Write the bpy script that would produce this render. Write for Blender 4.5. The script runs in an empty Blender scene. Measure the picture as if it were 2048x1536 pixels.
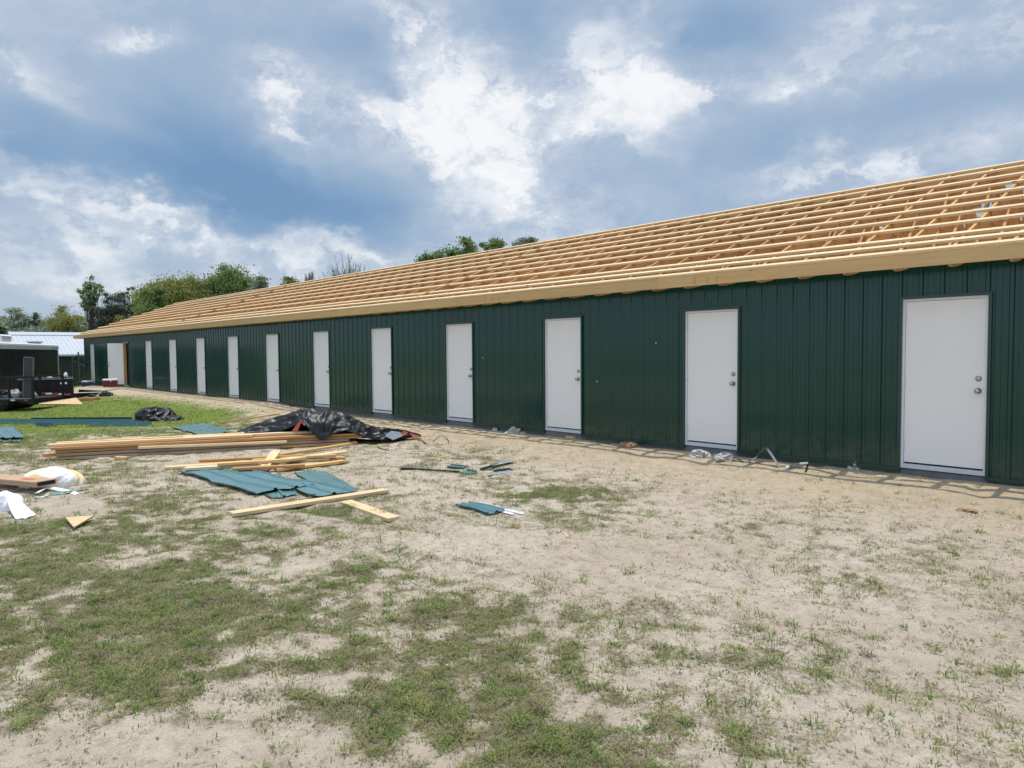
import bpy, bmesh, math, random
import numpy as np
from mathutils import Vector, Matrix
R = math.radians
rng = np.random.default_rng(7)
random.seed(7)
scene = bpy.context.scene
COL = scene.collection

# ---------------------------------------------------------------- camera
F_PX = 1425.77                                   # focal length for a 2048 px wide frame
RT = Vector((0.6778, 0.7352, -0.0084)).normalized()
FW = Vector((-0.7345, 0.6771, -0.04495)).normalized()
RT = (RT - FW * RT.dot(FW)).normalized()
UP = RT.cross(FW).normalized()
CAM = Vector((0.0, -9.4055, 1.4344))
cd = bpy.data.cameras.new('camera'); cam = bpy.data.objects.new('camera', cd); COL.objects.link(cam)
cd.sensor_width = 36; cd.lens = 36 * F_PX / 2048; cd.clip_start = 0.05; cd.clip_end = 3000
M = Matrix((RT, UP, -FW)).transposed().to_4x4(); M.translation = CAM
cam.matrix_world = M
scene.camera = cam

# ---------------------------------------------------------------- sun, exposure
SUN_AZ, SUN_EL = R(-68), R(78)
sd = Vector((math.sin(SUN_AZ) * math.cos(SUN_EL), math.cos(SUN_AZ) * math.cos(SUN_EL), math.sin(SUN_EL)))
sl = bpy.data.lights.new('sun', 'SUN'); sl.energy = 3.6; sl.angle = R(0.6); sl.color = (1.0, 0.93, 0.83)
so = bpy.data.objects.new('sun', sl); COL.objects.link(so)
so.rotation_euler = sd.to_track_quat('Z', 'Y').to_euler(); so.location = (0, 0, 30)
scene.view_settings.view_transform = 'Standard'; scene.view_settings.look = 'None'
scene.view_settings.exposure = 0.0; scene.view_settings.gamma = 1.0

def s2l(c):
    return tuple((v / 255 / 12.92) if v / 255 <= 0.04045 else ((v / 255 + 0.055) / 1.055) ** 2.4 for v in c)

def ray(px, py):
    return (FW * F_PX + RT * (px - 1024) - UP * (py - 768)).normalized()

# ---------------------------------------------------------------- sky: Nishita air with a procedural cloud deck
def build_world():
    w = bpy.data.worlds.new('World'); scene.world = w; w.use_nodes = True
    nt = w.node_tree; nt.nodes.clear(); N = nt.nodes.new; Lk = nt.links.new
    out = N('ShaderNodeOutputWorld'); bg = N('ShaderNodeBackground'); Lk(bg.outputs[0], out.inputs[0])
    bg.inputs[1].default_value = 0.1
    sky = N('ShaderNodeTexSky'); sky.sky_type = 'NISHITA'; sky.sun_disc = False
    sky.sun_elevation = SUN_EL; sky.sun_rotation = SUN_AZ
    tc = N('ShaderNodeTexCoord')
    def math_(op, a, b=None, clamp=False):
        n = N('ShaderNodeMath'); n.operation = op; n.use_clamp = clamp
        for i, v in enumerate((a, b)):
            if v is None: continue
            if isinstance(v, (int, float)): n.inputs[i].default_value = v
            else: Lk(v, n.inputs[i])
        return n.outputs[0]
    def noise(vec, scale, detail, rough=0.55, dist=0.0):
        n = N('ShaderNodeTexNoise'); n.inputs['Scale'].default_value = scale; n.inputs['Detail'].default_value = detail
        n.inputs['Roughness'].default_value = rough; n.inputs['Distortion'].default_value = dist
        Lk(vec, n.inputs['Vector']); return n
    def vm(op, a, b):
        n = N('ShaderNodeVectorMath'); n.operation = op
        for i, v in enumerate((a, b)):
            if isinstance(v, (tuple, Vector)): n.inputs[i].default_value = tuple(v)
            elif isinstance(v, float): n.inputs['Scale'].default_value = v
            else: Lk(v, n.inputs[i])
        return n
    d0 = tc.outputs['Generated']
    mp = N('ShaderNodeMapping'); mp.inputs['Scale'].default_value = (1, 1, 1.7); Lk(d0, mp.inputs[0]); dm = mp.outputs[0]
    def warp(amp_c, scale, det, src):
        n = noise(dm, scale, det, 0.6)
        s = vm('SUBTRACT', n.outputs['Color'], (0.5, 0.5, 0.5))
        m = N('ShaderNodeVectorMath'); m.operation = 'SCALE'; m.inputs['Scale'].default_value = amp_c; Lk(s.outputs[0], m.inputs[0])
        a = N('ShaderNodeVectorMath'); a.operation = 'ADD'; Lk(src, a.inputs[0]); Lk(m.outputs[0], a.inputs[1])
        return a.outputs[0]
    soft = warp(0.13, 3.6, 3, d0)
    crisp = warp(0.13, 13.0, 8, warp(0.10, 6.0, 3, d0))
    # cloud masses: centre and radii are angles on the sky (given through view rays), weight darkens or whitens
    blobs = [(1010, 270, 300, 190, 0, .13, 0), (1700, 330, 300, 60, -6, .12, 0), (1990, 60, 160, 120, 0, .08, 0), (250, 120, 260, 80, 10, .07, 0),  # px, py, rx, ry, rot, weight, crisp?
        (420, 310, 190, 120, 15, -.34, 0), (640, 430, 230, 70, 8, -.40, 0), (130, 240, 260, 90, 20, -.06, 0), (60, 330, 120, 60, 25, -.20, 0),
        (1330, 60, 190, 55, 8, -.42, 0), (1600, 285, 150, 45, -5, -.22, 0), (1900, 240, 190, 90, 10, -.22, 0), (1070, 110, 110, 75, 60, -.22, 0),
        (520, 70, 330, 60, 5, -.16, 0), (1430, 390, 140, 60, 0, -.10, 0), (300, 540, 120, 40, 10, -.12, 0), (1850, 400, 200, 40, 0, -.1, 0), (750, 130, 90, 60, 30, -.16, 0),
        (295, 78, 60, 22, 5, .42, 0), (595, 228, 50, 85, -20, .52, 1), (800, 215, 72, 42, -10, .46, 1), (800, 60, 60, 60, 25, .36, 1), (900, 140, 90, 70, 15, .40, 1), (775, 172, 34, 14, 10, -.34, 1), (930, 60, 60, 26, -50, -.12, 1),
        (860, 295, 90, 26, 32, .42, 1), (1000, 275, 110, 55, 10, .34, 1), (1180, 215, 190, 60, -10, .34, 1), (1300, 180, 110, 40, -14, .20, 1), (960, 430, 75, 60, -50, .42, 1), (1040, 340, 40, 90, 10, .22, 1), (1120, 330, 170, 30, 0, -.10, 0), (1290, 60, 70, 60, 0, .10, 1),
        (1080, 400, 110, 60, 10, .24, 1), (1230, 120, 110, 60, -30, .28, 1), (1310, 150, 40, 90, -20, .16, 1), (1500, 165, 170, 26, -3, .32, 0), (1700, 350, 170, 38, -8, .34, 1),
        (1640, 100, 120, 40, -20, .16, 0), (1980, 300, 150, 36, -6, .26, 0), (340, 440, 170, 24, 17, .36, 1), (190, 490, 70, 45, 20, .34, 1),
        (60, 520, 120, 40, 20, .30, 1), (160, 560, 140, 26, 14, .24, 1), (440, 500, 160, 26, 14, .26, 1), (690, 505, 150, 20, 4, .42, 1), (270, 420, 90, 18, 12, .22, 1), (560, 545, 120, 22, 0, .18, 1), (30, 150, 120, 36, 20, .24, 0), (230, 250, 160, 30, 28, .14, 0),
        (60, 350, 90, 26, 25, .22, 1), (500, 590, 300, 26, 0, .16, 0), (1150, 60, 60, 50, 30, .25, 1), (1900, 70, 160, 60, 0, .08, 0),
    ]
    acc = None
    for (px, py, rx, ry, rot, wgt, cr) in blobs:
        c = ray(px, py); rr = R(rot)
        t1 = (RT * math.cos(rr) - UP * math.sin(rr)); t1 = (t1 - c * t1.dot(c)).normalized(); t2 = c.cross(t1).normalized()
        depth = F_PX / c.dot(FW)
        src = crisp if cr else soft
        ds = vm('SUBTRACT', src, c).outputs[0]
        u = vm('DOT_PRODUCT', ds, t1 * (depth / rx)).outputs['Value']
        v = vm('DOT_PRODUCT', ds, t2 * (depth / ry)).outputs['Value']
        q = math_('ADD', math_('MULTIPLY', u, u), math_('MULTIPLY', v, v))
        e = math_('EXPONENT', math_('MULTIPLY', q, -0.75))
        e = math_('MULTIPLY', e, wgt)
        acc = e if acc is None else math_('ADD', acc, e)
    n1 = noise(dm, 4.0, 5, 0.55, 0.2); n2 = noise(dm, 15.0, 9, 0.66, 0.1); n3 = noise(crisp, 9.0, 9, 0.62, 0.0)
    base = math_('ADD', math_('MULTIPLY', acc, 0.95), 0.45)
    base = math_('ADD', base, math_('MULTIPLY', math_('SUBTRACT', n1.outputs[0], 0.5), 0.42))
    # billowy detail shows mostly where the cloud is bright
    amp = math_('MULTIPLY', math_('ADD', math_('MULTIPLY', base, 2.4), -0.85, True), 0.95)
    base = math_('ADD', base, math_('MULTIPLY', math_('SUBTRACT', n3.outputs[0], 0.5), amp))
    nb = N('ShaderNodeMapRange'); nb.interpolation_type = 'SMOOTHSTEP'; nb.inputs['From Min'].default_value = .47; nb.inputs['From Max'].default_value = .54; nb.inputs['To Min'].default_value = -.11; nb.inputs['To Max'].default_value = .11
    Lk(n3.outputs[0], nb.inputs['Value']); base = math_('ADD', base, math_('MULTIPLY', nb.outputs[0], amp))
    amp = math_('MULTIPLY', amp, 1.2)
    base = math_('ADD', base, math_('MULTIPLY', math_('SUBTRACT', n2.outputs[0], 0.5), amp))
    ramp = N('ShaderNodeValToRGB'); Lk(math_('MULTIPLY', base, 0.83), ramp.inputs[0])
    stops = [(0.0, (116, 152, 192)), (0.15, (137, 167, 200)), (0.30, (162, 184, 209)), (0.46, (187, 201, 220)), (0.62, (212, 221, 233)), (0.80, (236, 240, 246)), (1.0, (252, 252, 254))]
    el = ramp.color_ramp.elements
    while len(el) < len(stops): el.new(0.5)
    for e, (p, c) in zip(el, stops):
        e.position = min(p, 1.0); l = s2l(c); e.color = (*l, 1)
    sep = N('ShaderNodeSeparateXYZ'); Lk(d0, sep.inputs[0])
    hz = N('ShaderNodeMapRange'); hz.inputs['From Min'].default_value = 0.0; hz.inputs['From Max'].default_value = 0.17
    hz.inputs['To Min'].default_value = 0.8; hz.inputs['To Max'].default_value = 0.0; hz.interpolation_type = 'SMOOTHSTEP'
    Lk(sep.outputs['Z'], hz.inputs['Value'])
    mh = N('ShaderNodeMix'); mh.data_type = 'RGBA'; Lk(hz.outputs[0], mh.inputs['Factor']); Lk(ramp.outputs[0], mh.inputs['A'])
    mh.inputs['B'].default_value = (*s2l((184, 200, 216)), 1)
    sc = N('ShaderNodeVectorMath'); sc.operation = 'SCALE'; sc.inputs['Scale'].default_value = 10.0; Lk(mh.outputs['Result'], sc.inputs[0])
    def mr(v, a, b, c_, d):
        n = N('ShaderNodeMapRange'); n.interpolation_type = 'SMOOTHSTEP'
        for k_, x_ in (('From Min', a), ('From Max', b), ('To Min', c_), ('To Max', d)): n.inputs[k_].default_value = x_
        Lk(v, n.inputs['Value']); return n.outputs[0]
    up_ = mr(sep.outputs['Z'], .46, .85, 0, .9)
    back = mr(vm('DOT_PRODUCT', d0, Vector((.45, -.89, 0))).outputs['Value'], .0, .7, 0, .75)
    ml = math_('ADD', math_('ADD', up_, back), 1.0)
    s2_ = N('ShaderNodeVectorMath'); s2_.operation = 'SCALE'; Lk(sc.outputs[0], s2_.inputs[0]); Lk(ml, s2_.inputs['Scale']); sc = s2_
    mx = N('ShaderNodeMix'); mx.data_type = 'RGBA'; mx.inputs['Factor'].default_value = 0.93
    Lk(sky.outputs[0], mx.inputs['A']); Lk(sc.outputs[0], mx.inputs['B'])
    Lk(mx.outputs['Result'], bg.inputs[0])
build_world()

# ---------------------------------------------------------------- helpers
def tag(o, label=None, cat=None, group=None, kind=None):
    if label: o['label'] = label
    if cat: o['category'] = cat
    if group: o['group'] = group
    if kind: o['kind'] = kind
    return o

def link(o, parent=None):
    COL.objects.link(o)
    if parent is not None: o.parent = parent
    return o

def empty(name, loc=(0, 0, 0), rz=0.0):
    o = bpy.data.objects.new(name, None); o.location = loc; o.rotation_euler = (0, 0, rz); o.empty_display_size = 0.2
    return link(o)

class MB:
    def __init__(s): s.v = []; s.f = []; s.m = []
    def add(s, vs, fs, mi=0):
        b = len(s.v); s.v += [tuple(p) for p in vs]; s.f += [tuple(i + b for i in f) for f in fs]; s.m += [mi] * len(fs); return s
    def box(s, a, b, mi=0, mat=None):
        x0, y0, z0 = a; x1, y1, z1 = b
        vs = [(x0, y0, z0), (x1, y0, z0), (x1, y1, z0), (x0, y1, z0), (x0, y0, z1), (x1, y0, z1), (x1, y1, z1), (x0, y1, z1)]
        if mat is not None: vs = [mat @ Vector(p) for p in vs]
        return s.add(vs, [(0, 3, 2, 1), (4, 5, 6, 7), (0, 1, 5, 4), (1, 2, 6, 5), (2, 3, 7, 6), (3, 0, 4, 7)], mi)
    def bbox(s, a, b, r=0.003, mi=0, mat=None):          # box with chamfered edges
        bm = bmesh.new(); bmesh.ops.create_cube(bm, size=1)
        for v in bm.verts:
            v.co = Vector([(a[i] + b[i]) / 2 + v.co[i] * (b[i] - a[i]) for i in range(3)])
        bmesh.ops.bevel(bm, geom=bm.edges[:], offset=r, segments=1, affect='EDGES')
        bm.verts.index_update()
        vs = [v.co.copy() for v in bm.verts]
        if mat is not None: vs = [mat @ p for p in vs]
        s.add(vs, [tuple(v.index for v in f.verts) for f in bm.faces], mi); bm.free(); return s
    def bar(s, p, q, w, h=None, mi=0):                   # square bar between two points
        p = Vector(p); q = Vector(q); h = h or w; d = (q - p); L = d.length; d.normalize()
        side = d.cross(Vector((0, 0, 1)))
        if side.length < 1e-3: side = Vector((1, 0, 0))
        side.normalize(); up = side.cross(d)
        m = Matrix((d, side, up)).transposed().to_4x4(); m.translation = p
        return s.box((0, -w / 2, -h / 2), (L, w / 2, h / 2), mi, m)
    def tube(s, pts, rad, seg=8, mi=0, caps=True):
        pts = [Vector(p) for p in pts]; n = len(pts)
        if not hasattr(rad, '__len__'): rad = [rad] * n
        vs = []; fs = []; prev = None
        for i, p in enumerate(pts):
            d = (pts[min(i + 1, n - 1)] - pts[max(i - 1, 0)]).normalized()
            a = prev if prev is not None else (Vector((0, 0, 1)) if abs(d.z) < .9 else Vector((1, 0, 0)))
            x = (a - d * a.dot(d)).normalized(); prev = x; y = d.cross(x)
            for k in range(seg):
                t = 2 * math.pi * k / seg; vs.append(p + (x * math.cos(t) + y * math.sin(t)) * rad[i])
        for i in range(n - 1):
            for k in range(seg):
                k2 = (k + 1) % seg; fs.append((i * seg + k, i * seg + k2, (i + 1) * seg + k2, (i + 1) * seg + k))
        if caps: fs.append(tuple(range(seg))[::-1]); fs.append(tuple((n - 1) * seg + k for k in range(seg)))
        return s.add(vs, fs, mi)
    def lathe(s, prof, seg=16, mi=0, mat=None):
        vs = []; fs = []
        for (r, z) in prof:
            for k in range(seg):
                t = 2 * math.pi * k / seg; p = Vector((r * math.cos(t), r * math.sin(t), z)); vs.append(mat @ p if mat else p)
        for i in range(len(prof) - 1):
            for k in range(seg):
                k2 = (k + 1) % seg; fs.append((i * seg + k, i * seg + k2, (i + 1) * seg + k2, (i + 1) * seg + k))
        fs.append(tuple(range(seg))[::-1]); fs.append(tuple((len(prof) - 1) * seg + k for k in range(seg)))
        return s.add(vs, fs, mi)
    def build(s, name, mats, parent=None, smooth=False, loc=None):
        me = bpy.data.meshes.new(name); me.from_pydata([tuple(p) for p in s.v], [], s.f)
        for m in (mats if isinstance(mats, (list, tuple)) else [mats]): me.materials.append(m)
        if any(s.m): me.polygons.foreach_set('material_index', s.m)
        if smooth: me.polygons.foreach_set('use_smooth', [True] * len(me.polygons))
        me.update(); o = bpy.data.objects.new(name, me)
        if loc is not None: o.location = loc
        return link(o, parent)

def np_mesh(name, V, Fc, mat, parent=None, smooth=False, mat_idx=None, mats=None):
    """V (n,3), Fc (m,k) all faces of k corners"""
    me = bpy.data.meshes.new(name); n, k = Fc.shape
    me.vertices.add(len(V)); me.vertices.foreach_set('co', V.astype(np.float32).ravel())
    me.loops.add(n * k); me.loops.foreach_set('vertex_index', Fc.astype(np.int32).ravel())
    me.polygons.add(n); me.polygons.foreach_set('loop_start', np.arange(0, n * k, k, dtype=np.int32))
    me.polygons.foreach_set('loop_total', np.full(n, k, dtype=np.int32))
    for m in (mats or [mat]): me.materials.append(m)
    if mat_idx is not None: me.polygons.foreach_set('material_index', mat_idx.astype(np.int32))
    me.polygons.foreach_set('use_smooth', np.full(n, smooth)); me.update(calc_edges=True); me.validate()
    o = bpy.data.objects.new(name, me); return link(o, parent)

# numpy value noise
_perm = rng.random((256, 256))
def vnoise(x, y):
    xi = np.floor(x).astype(int); yi = np.floor(y).astype(int); fx = x - xi; fy = y - yi
    fx = fx * fx * (3 - 2 * fx); fy = fy * fy * (3 - 2 * fy)
    g = lambda a, b: _perm[a & 255, b & 255]
    return (g(xi, yi) * (1 - fx) + g(xi + 1, yi) * fx) * (1 - fy) + (g(xi, yi + 1) * (1 - fx) + g(xi + 1, yi + 1) * fx) * fy
def fbm(x, y, oct=4, gain=0.5):
    t = 0; a = 1; s = 0
    for i in range(oct):
        t = t + a * vnoise(x * 2 ** i + 17.3 * i, y * 2 ** i + 9.1 * i); s += a; a *= gain
    return t / s

# ---------------------------------------------------------------- materials
class Mat:
    def __init__(s, name):
        s.m = bpy.data.materials.new(name); s.m.use_nodes = True; s.nt = s.m.node_tree
        s.b = s.nt.nodes['Principled BSDF']; s.N = s.nt.nodes.new; s.L = s.nt.links.new
        s.tc = s.N('ShaderNodeTexCoord')
    def noise(s, scale, detail=4, rough=.55, src='Object', scl=None, dist=0.0):
        n = s.N('ShaderNodeTexNoise'); n.inputs['Scale'].default_value = scale; n.inputs['Detail'].default_value = detail
        n.inputs['Roughness'].default_value = rough; n.inputs['Distortion'].default_value = dist
        v = s.tc.outputs[src]
        if scl:
            mp = s.N('ShaderNodeMapping'); mp.inputs['Scale'].default_value = scl; s.L(v, mp.inputs[0]); v = mp.outputs[0]
        s.L(v, n.inputs['Vector']); return n.outputs[0]
    def ramp(s, fac, stops):
        r = s.N('ShaderNodeValToRGB'); s.L(fac, r.inputs[0]); el = r.color_ramp.elements
        while len(el) < len(stops): el.new(.5)
        for e, (p, c) in zip(el, stops): e.position = p; e.color = (*c, 1) if len(c) == 3 else c
        return r.outputs[0]
    def mix(s, f, a, b, mode='MIX'):
        n = s.N('ShaderNodeMix'); n.data_type = 'RGBA'; n.blend_type = mode
        for k, v in (('Factor', f), ('A', a), ('B', b)):
            if isinstance(v, (int, float)): n.inputs[k].default_value = v
            elif isinstance(v, tuple): n.inputs[k].default_value = (*v, 1)
            else: s.L(v, n.inputs[k])
        return n.outputs['Result']
    def math(s, op, a, b=0.0, clamp=False):
        n = s.N('ShaderNodeMath'); n.operation = op; n.use_clamp = clamp
        for i, v in enumerate((a, b)):
            if isinstance(v, (int, float)): n.inputs[i].default_value = v
            else: s.L(v, n.inputs[i])
        return n.outputs[0]
    def set(s, col=None, rough=None, metal=None, spec=None, bump=None, bstr=.3, bdist=.01, rv=None):
        b = s.b
        if col is not None:
            if isinstance(col, tuple): b.inputs['Base Color'].default_value = (*col, 1)
            else: s.L(col, b.inputs['Base Color'])
        if rough is not None:
            if isinstance(rough, (int, float)): b.inputs['Roughness'].default_value = rough
            else: s.L(rough, b.inputs['Roughness'])
        if metal is not None: b.inputs['Metallic'].default_value = metal
        if spec is not None: b.inputs['Specular IOR Level'].default_value = spec
        if bump is not None:
            n = s.N('ShaderNodeBump'); n.inputs['Strength'].default_value = bstr; n.inputs['Distance'].default_value = bdist
            s.L(bump, n.inputs['Height']); s.L(n.outputs[0], b.inputs['Normal'])
        return s.m
    def rand(s):
        return s.N('ShaderNodeObjectInfo').outputs['Random']

def wood(name, light, dark, knot, axis=0, scale=1.0, tone=.18):
    m = Mat(name); sc = [18 * scale] * 3; sc[axis] = 1.3 * scale
    g = m.noise(1.6, 6, .6, scl=tuple(sc), dist=.6)
    c = m.ramp(g, [(.3, dark), (.62, light), (.8, tuple(min(1, v * 1.06) for v in light))])
    big = m.noise(1.1, 3, .5, scl=tuple(1.0 if i != axis else .35 for i in range(3)))
    c = m.mix(m.math('MULTIPLY', big, .35), c, tuple(v * .72 for v in light), 'MIX')
    vo = m.N('ShaderNodeTexVoronoi'); vo.inputs['Scale'].default_value = 1.0
    mp = m.N('ShaderNodeMapping'); s2 = [5.5] * 3; s2[axis] = 2.6; mp.inputs['Scale'].default_value = tuple(s2)
    m.L(m.tc.outputs['Object'], mp.inputs[0]); m.L(mp.outputs[0], vo.inputs['Vector'])
    k = m.ramp(vo.outputs['Distance'], [(.05, (1, 1, 1)), (.13, (0, 0, 0))])
    pick = m.ramp(m.N('ShaderNodeSeparateColor').outputs[0] if False else vo.outputs['Color'], [(.45, (0, 0, 0)), (.5, (1, 1, 1))])
    c = m.mix(m.mix(1.0, k, pick, 'MULTIPLY'), c, knot)
    hs = m.N('ShaderNodeHueSaturation'); m.L(c, hs.inputs['Color'])
    m.L(m.math('ADD', m.math('MULTIPLY', m.rand(), tone * 2), 1 - tone), hs.inputs['Value'])
    return m.set(hs.outputs[0], .72, spec=.25, bump=g, bstr=.18, bdist=.003)

PINE = wood('pine_wood', (.70, .465, .195), (.58, .355, .135), (.14, .06, .025))
PINE_F = wood('fascia_wood', (.55, .365, .165), (.47, .29, .12), (.2, .11, .05), tone=.08)
PINE_P = wood('pine_purlin', (.74, .56, .34), (.64, .46, .25), (.16, .08, .04), tone=.1)
PINE_Y = wood('pine_truss', (.55, .315, .13), (.43, .225, .085), (.12, .05, .02), axis=1)
PINE_OLD = wood('weathered_wood', (.36, .27, .21), (.25, .185, .14), (.1, .06, .04))
PINE_DK = wood('orange_pine', (.52, .28, .115), (.40, .195, .07), (.12, .05, .02), tone=.24)

def plywood_mat():
    m = Mat('plywood'); g = m.noise(6, 5, .6, scl=(1, 4, 1)); return m.set(m.ramp(g, [(.3, (.50, .35, .19)), (.7, (.66, .49, .29))]), .75, spec=.2)
PLY = plywood_mat()

def green_metal(name, col, rough=.33, spec=.5, dust=.1, splash=False):
    m = Mat(name); d = m.noise(1.3, 5, .65); f = m.noise(60, 2, .5)
    c = m.mix(m.math('MULTIPLY', m.math('SUBTRACT', d, .35, True), dust * 2), col, (.16, .17, .15))
    if splash:                                            # mud splashed up from the sand along the foot of the wall
        sx = m.N('ShaderNodeSeparateXYZ'); m.L(m.tc.outputs['Object'], sx.inputs[0]); h_ = m.math('SUBTRACT', .42, sx.outputs['Z']); sp_ = m.noise(7, 5, .7)
        c = m.mix(m.math('MULTIPLY', m.math('MULTIPLY', h_, m.math('SUBTRACT', sp_, .36, True), True), 1.5, True), c, (.24, .19, .13))
    r = m.math('ADD', m.math('MULTIPLY', d, .16), rough - .08)
    wv = m.noise(2.2, 2, .5, scl=(1, 1, .35))
    return m.set(c, r, spec=spec, bump=wv, bstr=.13, bdist=.02)
GREEN = green_metal('green_painted_steel', (.0022, .038, .0265), .18, .36, .005, splash=True)
GREEN.node_tree.nodes['Principled BSDF'].inputs['Coat Weight'].default_value = .10; GREEN.node_tree.nodes['Principled BSDF'].inputs['Coat Roughness'].default_value = .10
GREEN_SHEET = green_metal('green_sheet_steel', (.085, .195, .205), .27, .7, .22)
GREEN_TRIM = green_metal('green_trim_steel', (.006, .036, .026), .30, .5, .03)

def simple(name, col, rough=.5, metal=0., spec=.5, var=.12, vs=8., bump=0.):
    m = Mat(name); n = m.noise(vs, 5, .6)
    c = m.ramp(n, [(.3, tuple(v * (1 - var) for v in col)), (.7, tuple(min(1, v * (1 + var)) for v in col))])
    return m.set(c, rough, metal, spec, bump=n if bump else None, bstr=bump, bdist=.01)
DOORW = simple('white_door_paint', (.72, .69, .655), .42, var=.02, vs=1.2)
FRAMEW = simple('white_frame_paint', (.66, .66, .67), .45, var=.04)
CONC = simple('slab_concrete', (.14, .14, .145), .85, var=.25, vs=5, bump=.3)
NICKEL = simple('brushed_nickel', (.36, .34, .31), .28, 1.0, var=.1)
BLACKM = simple('black_painted_metal', (.007, .007, .008), .45, spec=.25, var=.2)
BLACKSIDE = simple('black_trailer_skin', (.007, .009, .013), .5, spec=.12, var=.15, vs=1)
SHADE_FILL = simple('painted_shade', (.012, .012, .012), .9)
ALU = simple('aluminium_trim', (.52, .55, .58), .4, .3, var=.06)
WHITEROOF = simple('white_metal_roof', (.42, .45, .48), .45, var=.04, vs=1)
PLASTICW = simple('white_plastic', (.78, .78, .80), .4, var=.04)
GALV = simple('galvanised_strap', (.45, .47, .49), .35, .8, var=.1)
RUBBER = simple('rubber', (.012, .012, .012), .8)
RED = simple('red_cooler_plastic', (.15, .014, .02), .45, var=.1)
BLUE = simple('blue_cooler_plastic', (.015, .035, .16), .4, var=.1)
REDTAPE = simple('red_reflector', (.30, .035, .03), .4)
WHTAPE = simple('white_reflector', (.6, .6, .6), .4)
ORANGE = simple('orange_tarp_lining', (.36, .07, .03), .5, var=.2)
TEAL = simple('teal_strap', (.02, .26, .20), .45, var=.1)
CARD = simple('cardboard', (.42, .27, .165), .8, var=.12, vs=3)
CARDRED = simple('red_print', (.42, .09, .06), .8)
INK = simple('black_ink', (.05, .045, .04), .9)
GREYP = simple('grey_plastic', (.30, .30, .32), .5)
BROWNP = simple('brown_paper', (.27, .165, .09), .9, var=.35, vs=20, bump=.4)
SCAF = simple('scaffold_steel', (.03, .035, .032), .5)
POLEW = simple('pole_wood', (.10, .085, .07), .9)
BARNG = simple('barn_green_wall', (.013, .020, .018), .5, var=.2)
YELL = simple('bag_yellow', (.75, .50, .14), .5, var=.15)

def tarp_mat(name, col, rough, bs):
    m = Mat(name); n = m.noise(9, 5, .65, dist=1.2); n2 = m.noise(38, 3, .6, dist=.8)
    h = m.math('ADD', n, m.math('MULTIPLY', n2, .12)); return m.set(col, rough, spec=.32, bump=h, bstr=bs, bdist=.03)
TARP = tarp_mat('black_plastic_sheet', (.006, .006, .008), .36, .35)
def bag_mat(name, col, yel=None):
    m = Mat(name); n = m.noise(5, 4, .6, dist=1.0); c = col
    if yel:
        y = m.noise(3.2, 2, .5); c = m.mix(m.ramp(y, [(.52, (0, 0, 0)), (.60, (1, 1, 1))]), col, yel)
    m.b.inputs['Subsurface Weight'].default_value = 0.0
    return m.set(c, .45, spec=.4, bump=n, bstr=.6, bdist=.03)
BAG = bag_mat('white_bag_plastic', (.80, .80, .82))
BAGY = bag_mat('white_yellow_bag', (.78, .76, .74), (.80, .62, .30))
CLEARBAG = bag_mat('cloudy_plastic', (.40, .38, .34))

# ---------------------------------------------------------------- ground height
def lerp_tab(x, tab):
    xs = [t[0] for t in tab]; ys = [t[1] for t in tab]; return np.interp(x, xs, ys)
FIELD = [(-400, -1.1), (-60, -.95), (-45, -.75), (-33, -.60), (-26, -.48), (-19, -.34), (-13, -.25), (-8, -.22), (10, -.22)]
WBASE = [(-60, -.75), (-46, -.20), (-40, -.12), (-37, -.05), (-29, -.07), (-24, -.05), (-20.8, -.045), (-19, -.10), (-16, -.165), (-12, -.14), (-8, -.125), (-4, -.10), (-1, -.085), (10, -.08)]
def gh(X, Y, fine=True):
    X = np.asarray(X, float); Y = np.asarray(Y, float)
    f = lerp_tab(X, FIELD); wb = lerp_tab(X, WBASE)
    W = np.interp(X, [-45, -38, -28, -20, -14, 0], [3.0, 5.4, 5.0, 3.2, 2.0, 1.7])
    t = np.clip(1 - np.maximum(-Y, 0) / W, 0, 1); t = t * t * (3 - 2 * t)
    side = np.clip((X + 47.5) / 2.0, 0, 1)
    z = f + (wb - f) * t * side
    if fine:
        near = np.clip(1.6 - np.hypot(X, Y + 9.4) / 26, 0, 1)
        z = z + near * (0.050 * (fbm(X * 1.1, Y * 1.1, 3) - .5) + 0.026 * (fbm(X * 5.5 + 40, Y * 5.5, 3) - .5)) * np.clip(-Y * 2.0, .35, 1)
        # vehicle ruts crossing the sand
        for (x0, y0, x1, y1, w, dp) in ((-7.6, -6.0, 0.5, -4.1, .13, .030), (-6.4, -6.6, 1.0, -5.2, .12, .022), (-10, -3.6, -2, -2.6, .15, .015)):
            dx, dy = x1 - x0, y1 - y0; L = math.hypot(dx, dy); d = ((X - x0) * dy - (Y - y0) * dx) / L; u = ((X - x0) * dx + (Y - y0) * dy) / L
            d = d + .12 * (vnoise(u * .8, u * 0 + 3) - .5); env = np.clip(u / .6, 0, 1) * np.clip((L - u) / .6, 0, 1)
            z = z + env * (-dp * np.exp(-(d / w) ** 2) + dp * .6 * np.exp(-((np.abs(d) - 1.9 * w) / (w * .7)) ** 2))
        # scuffs and footprints
        z = z - near * .020 * np.clip(fbm(X * 3.1 + 7, Y * 3.1 + 3, 2) - .60, 0, 1) * 5
    return z
def G(px, py, off=0.0):
    r = ray(px, py); z = -.22
    for _ in range(12):
        t = (z - CAM.z) / r.z; p = CAM + r * t; z = float(gh(p.x, p.y)) + off
    return Vector((p.x, p.y, z))
def atd(px, py, D):                                       # point seen at a pixel, D metres in front
    r = ray(px, py); h = Vector((FW.x, FW.y, 0)).normalized(); return CAM + r * (D / r.dot(h))

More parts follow.
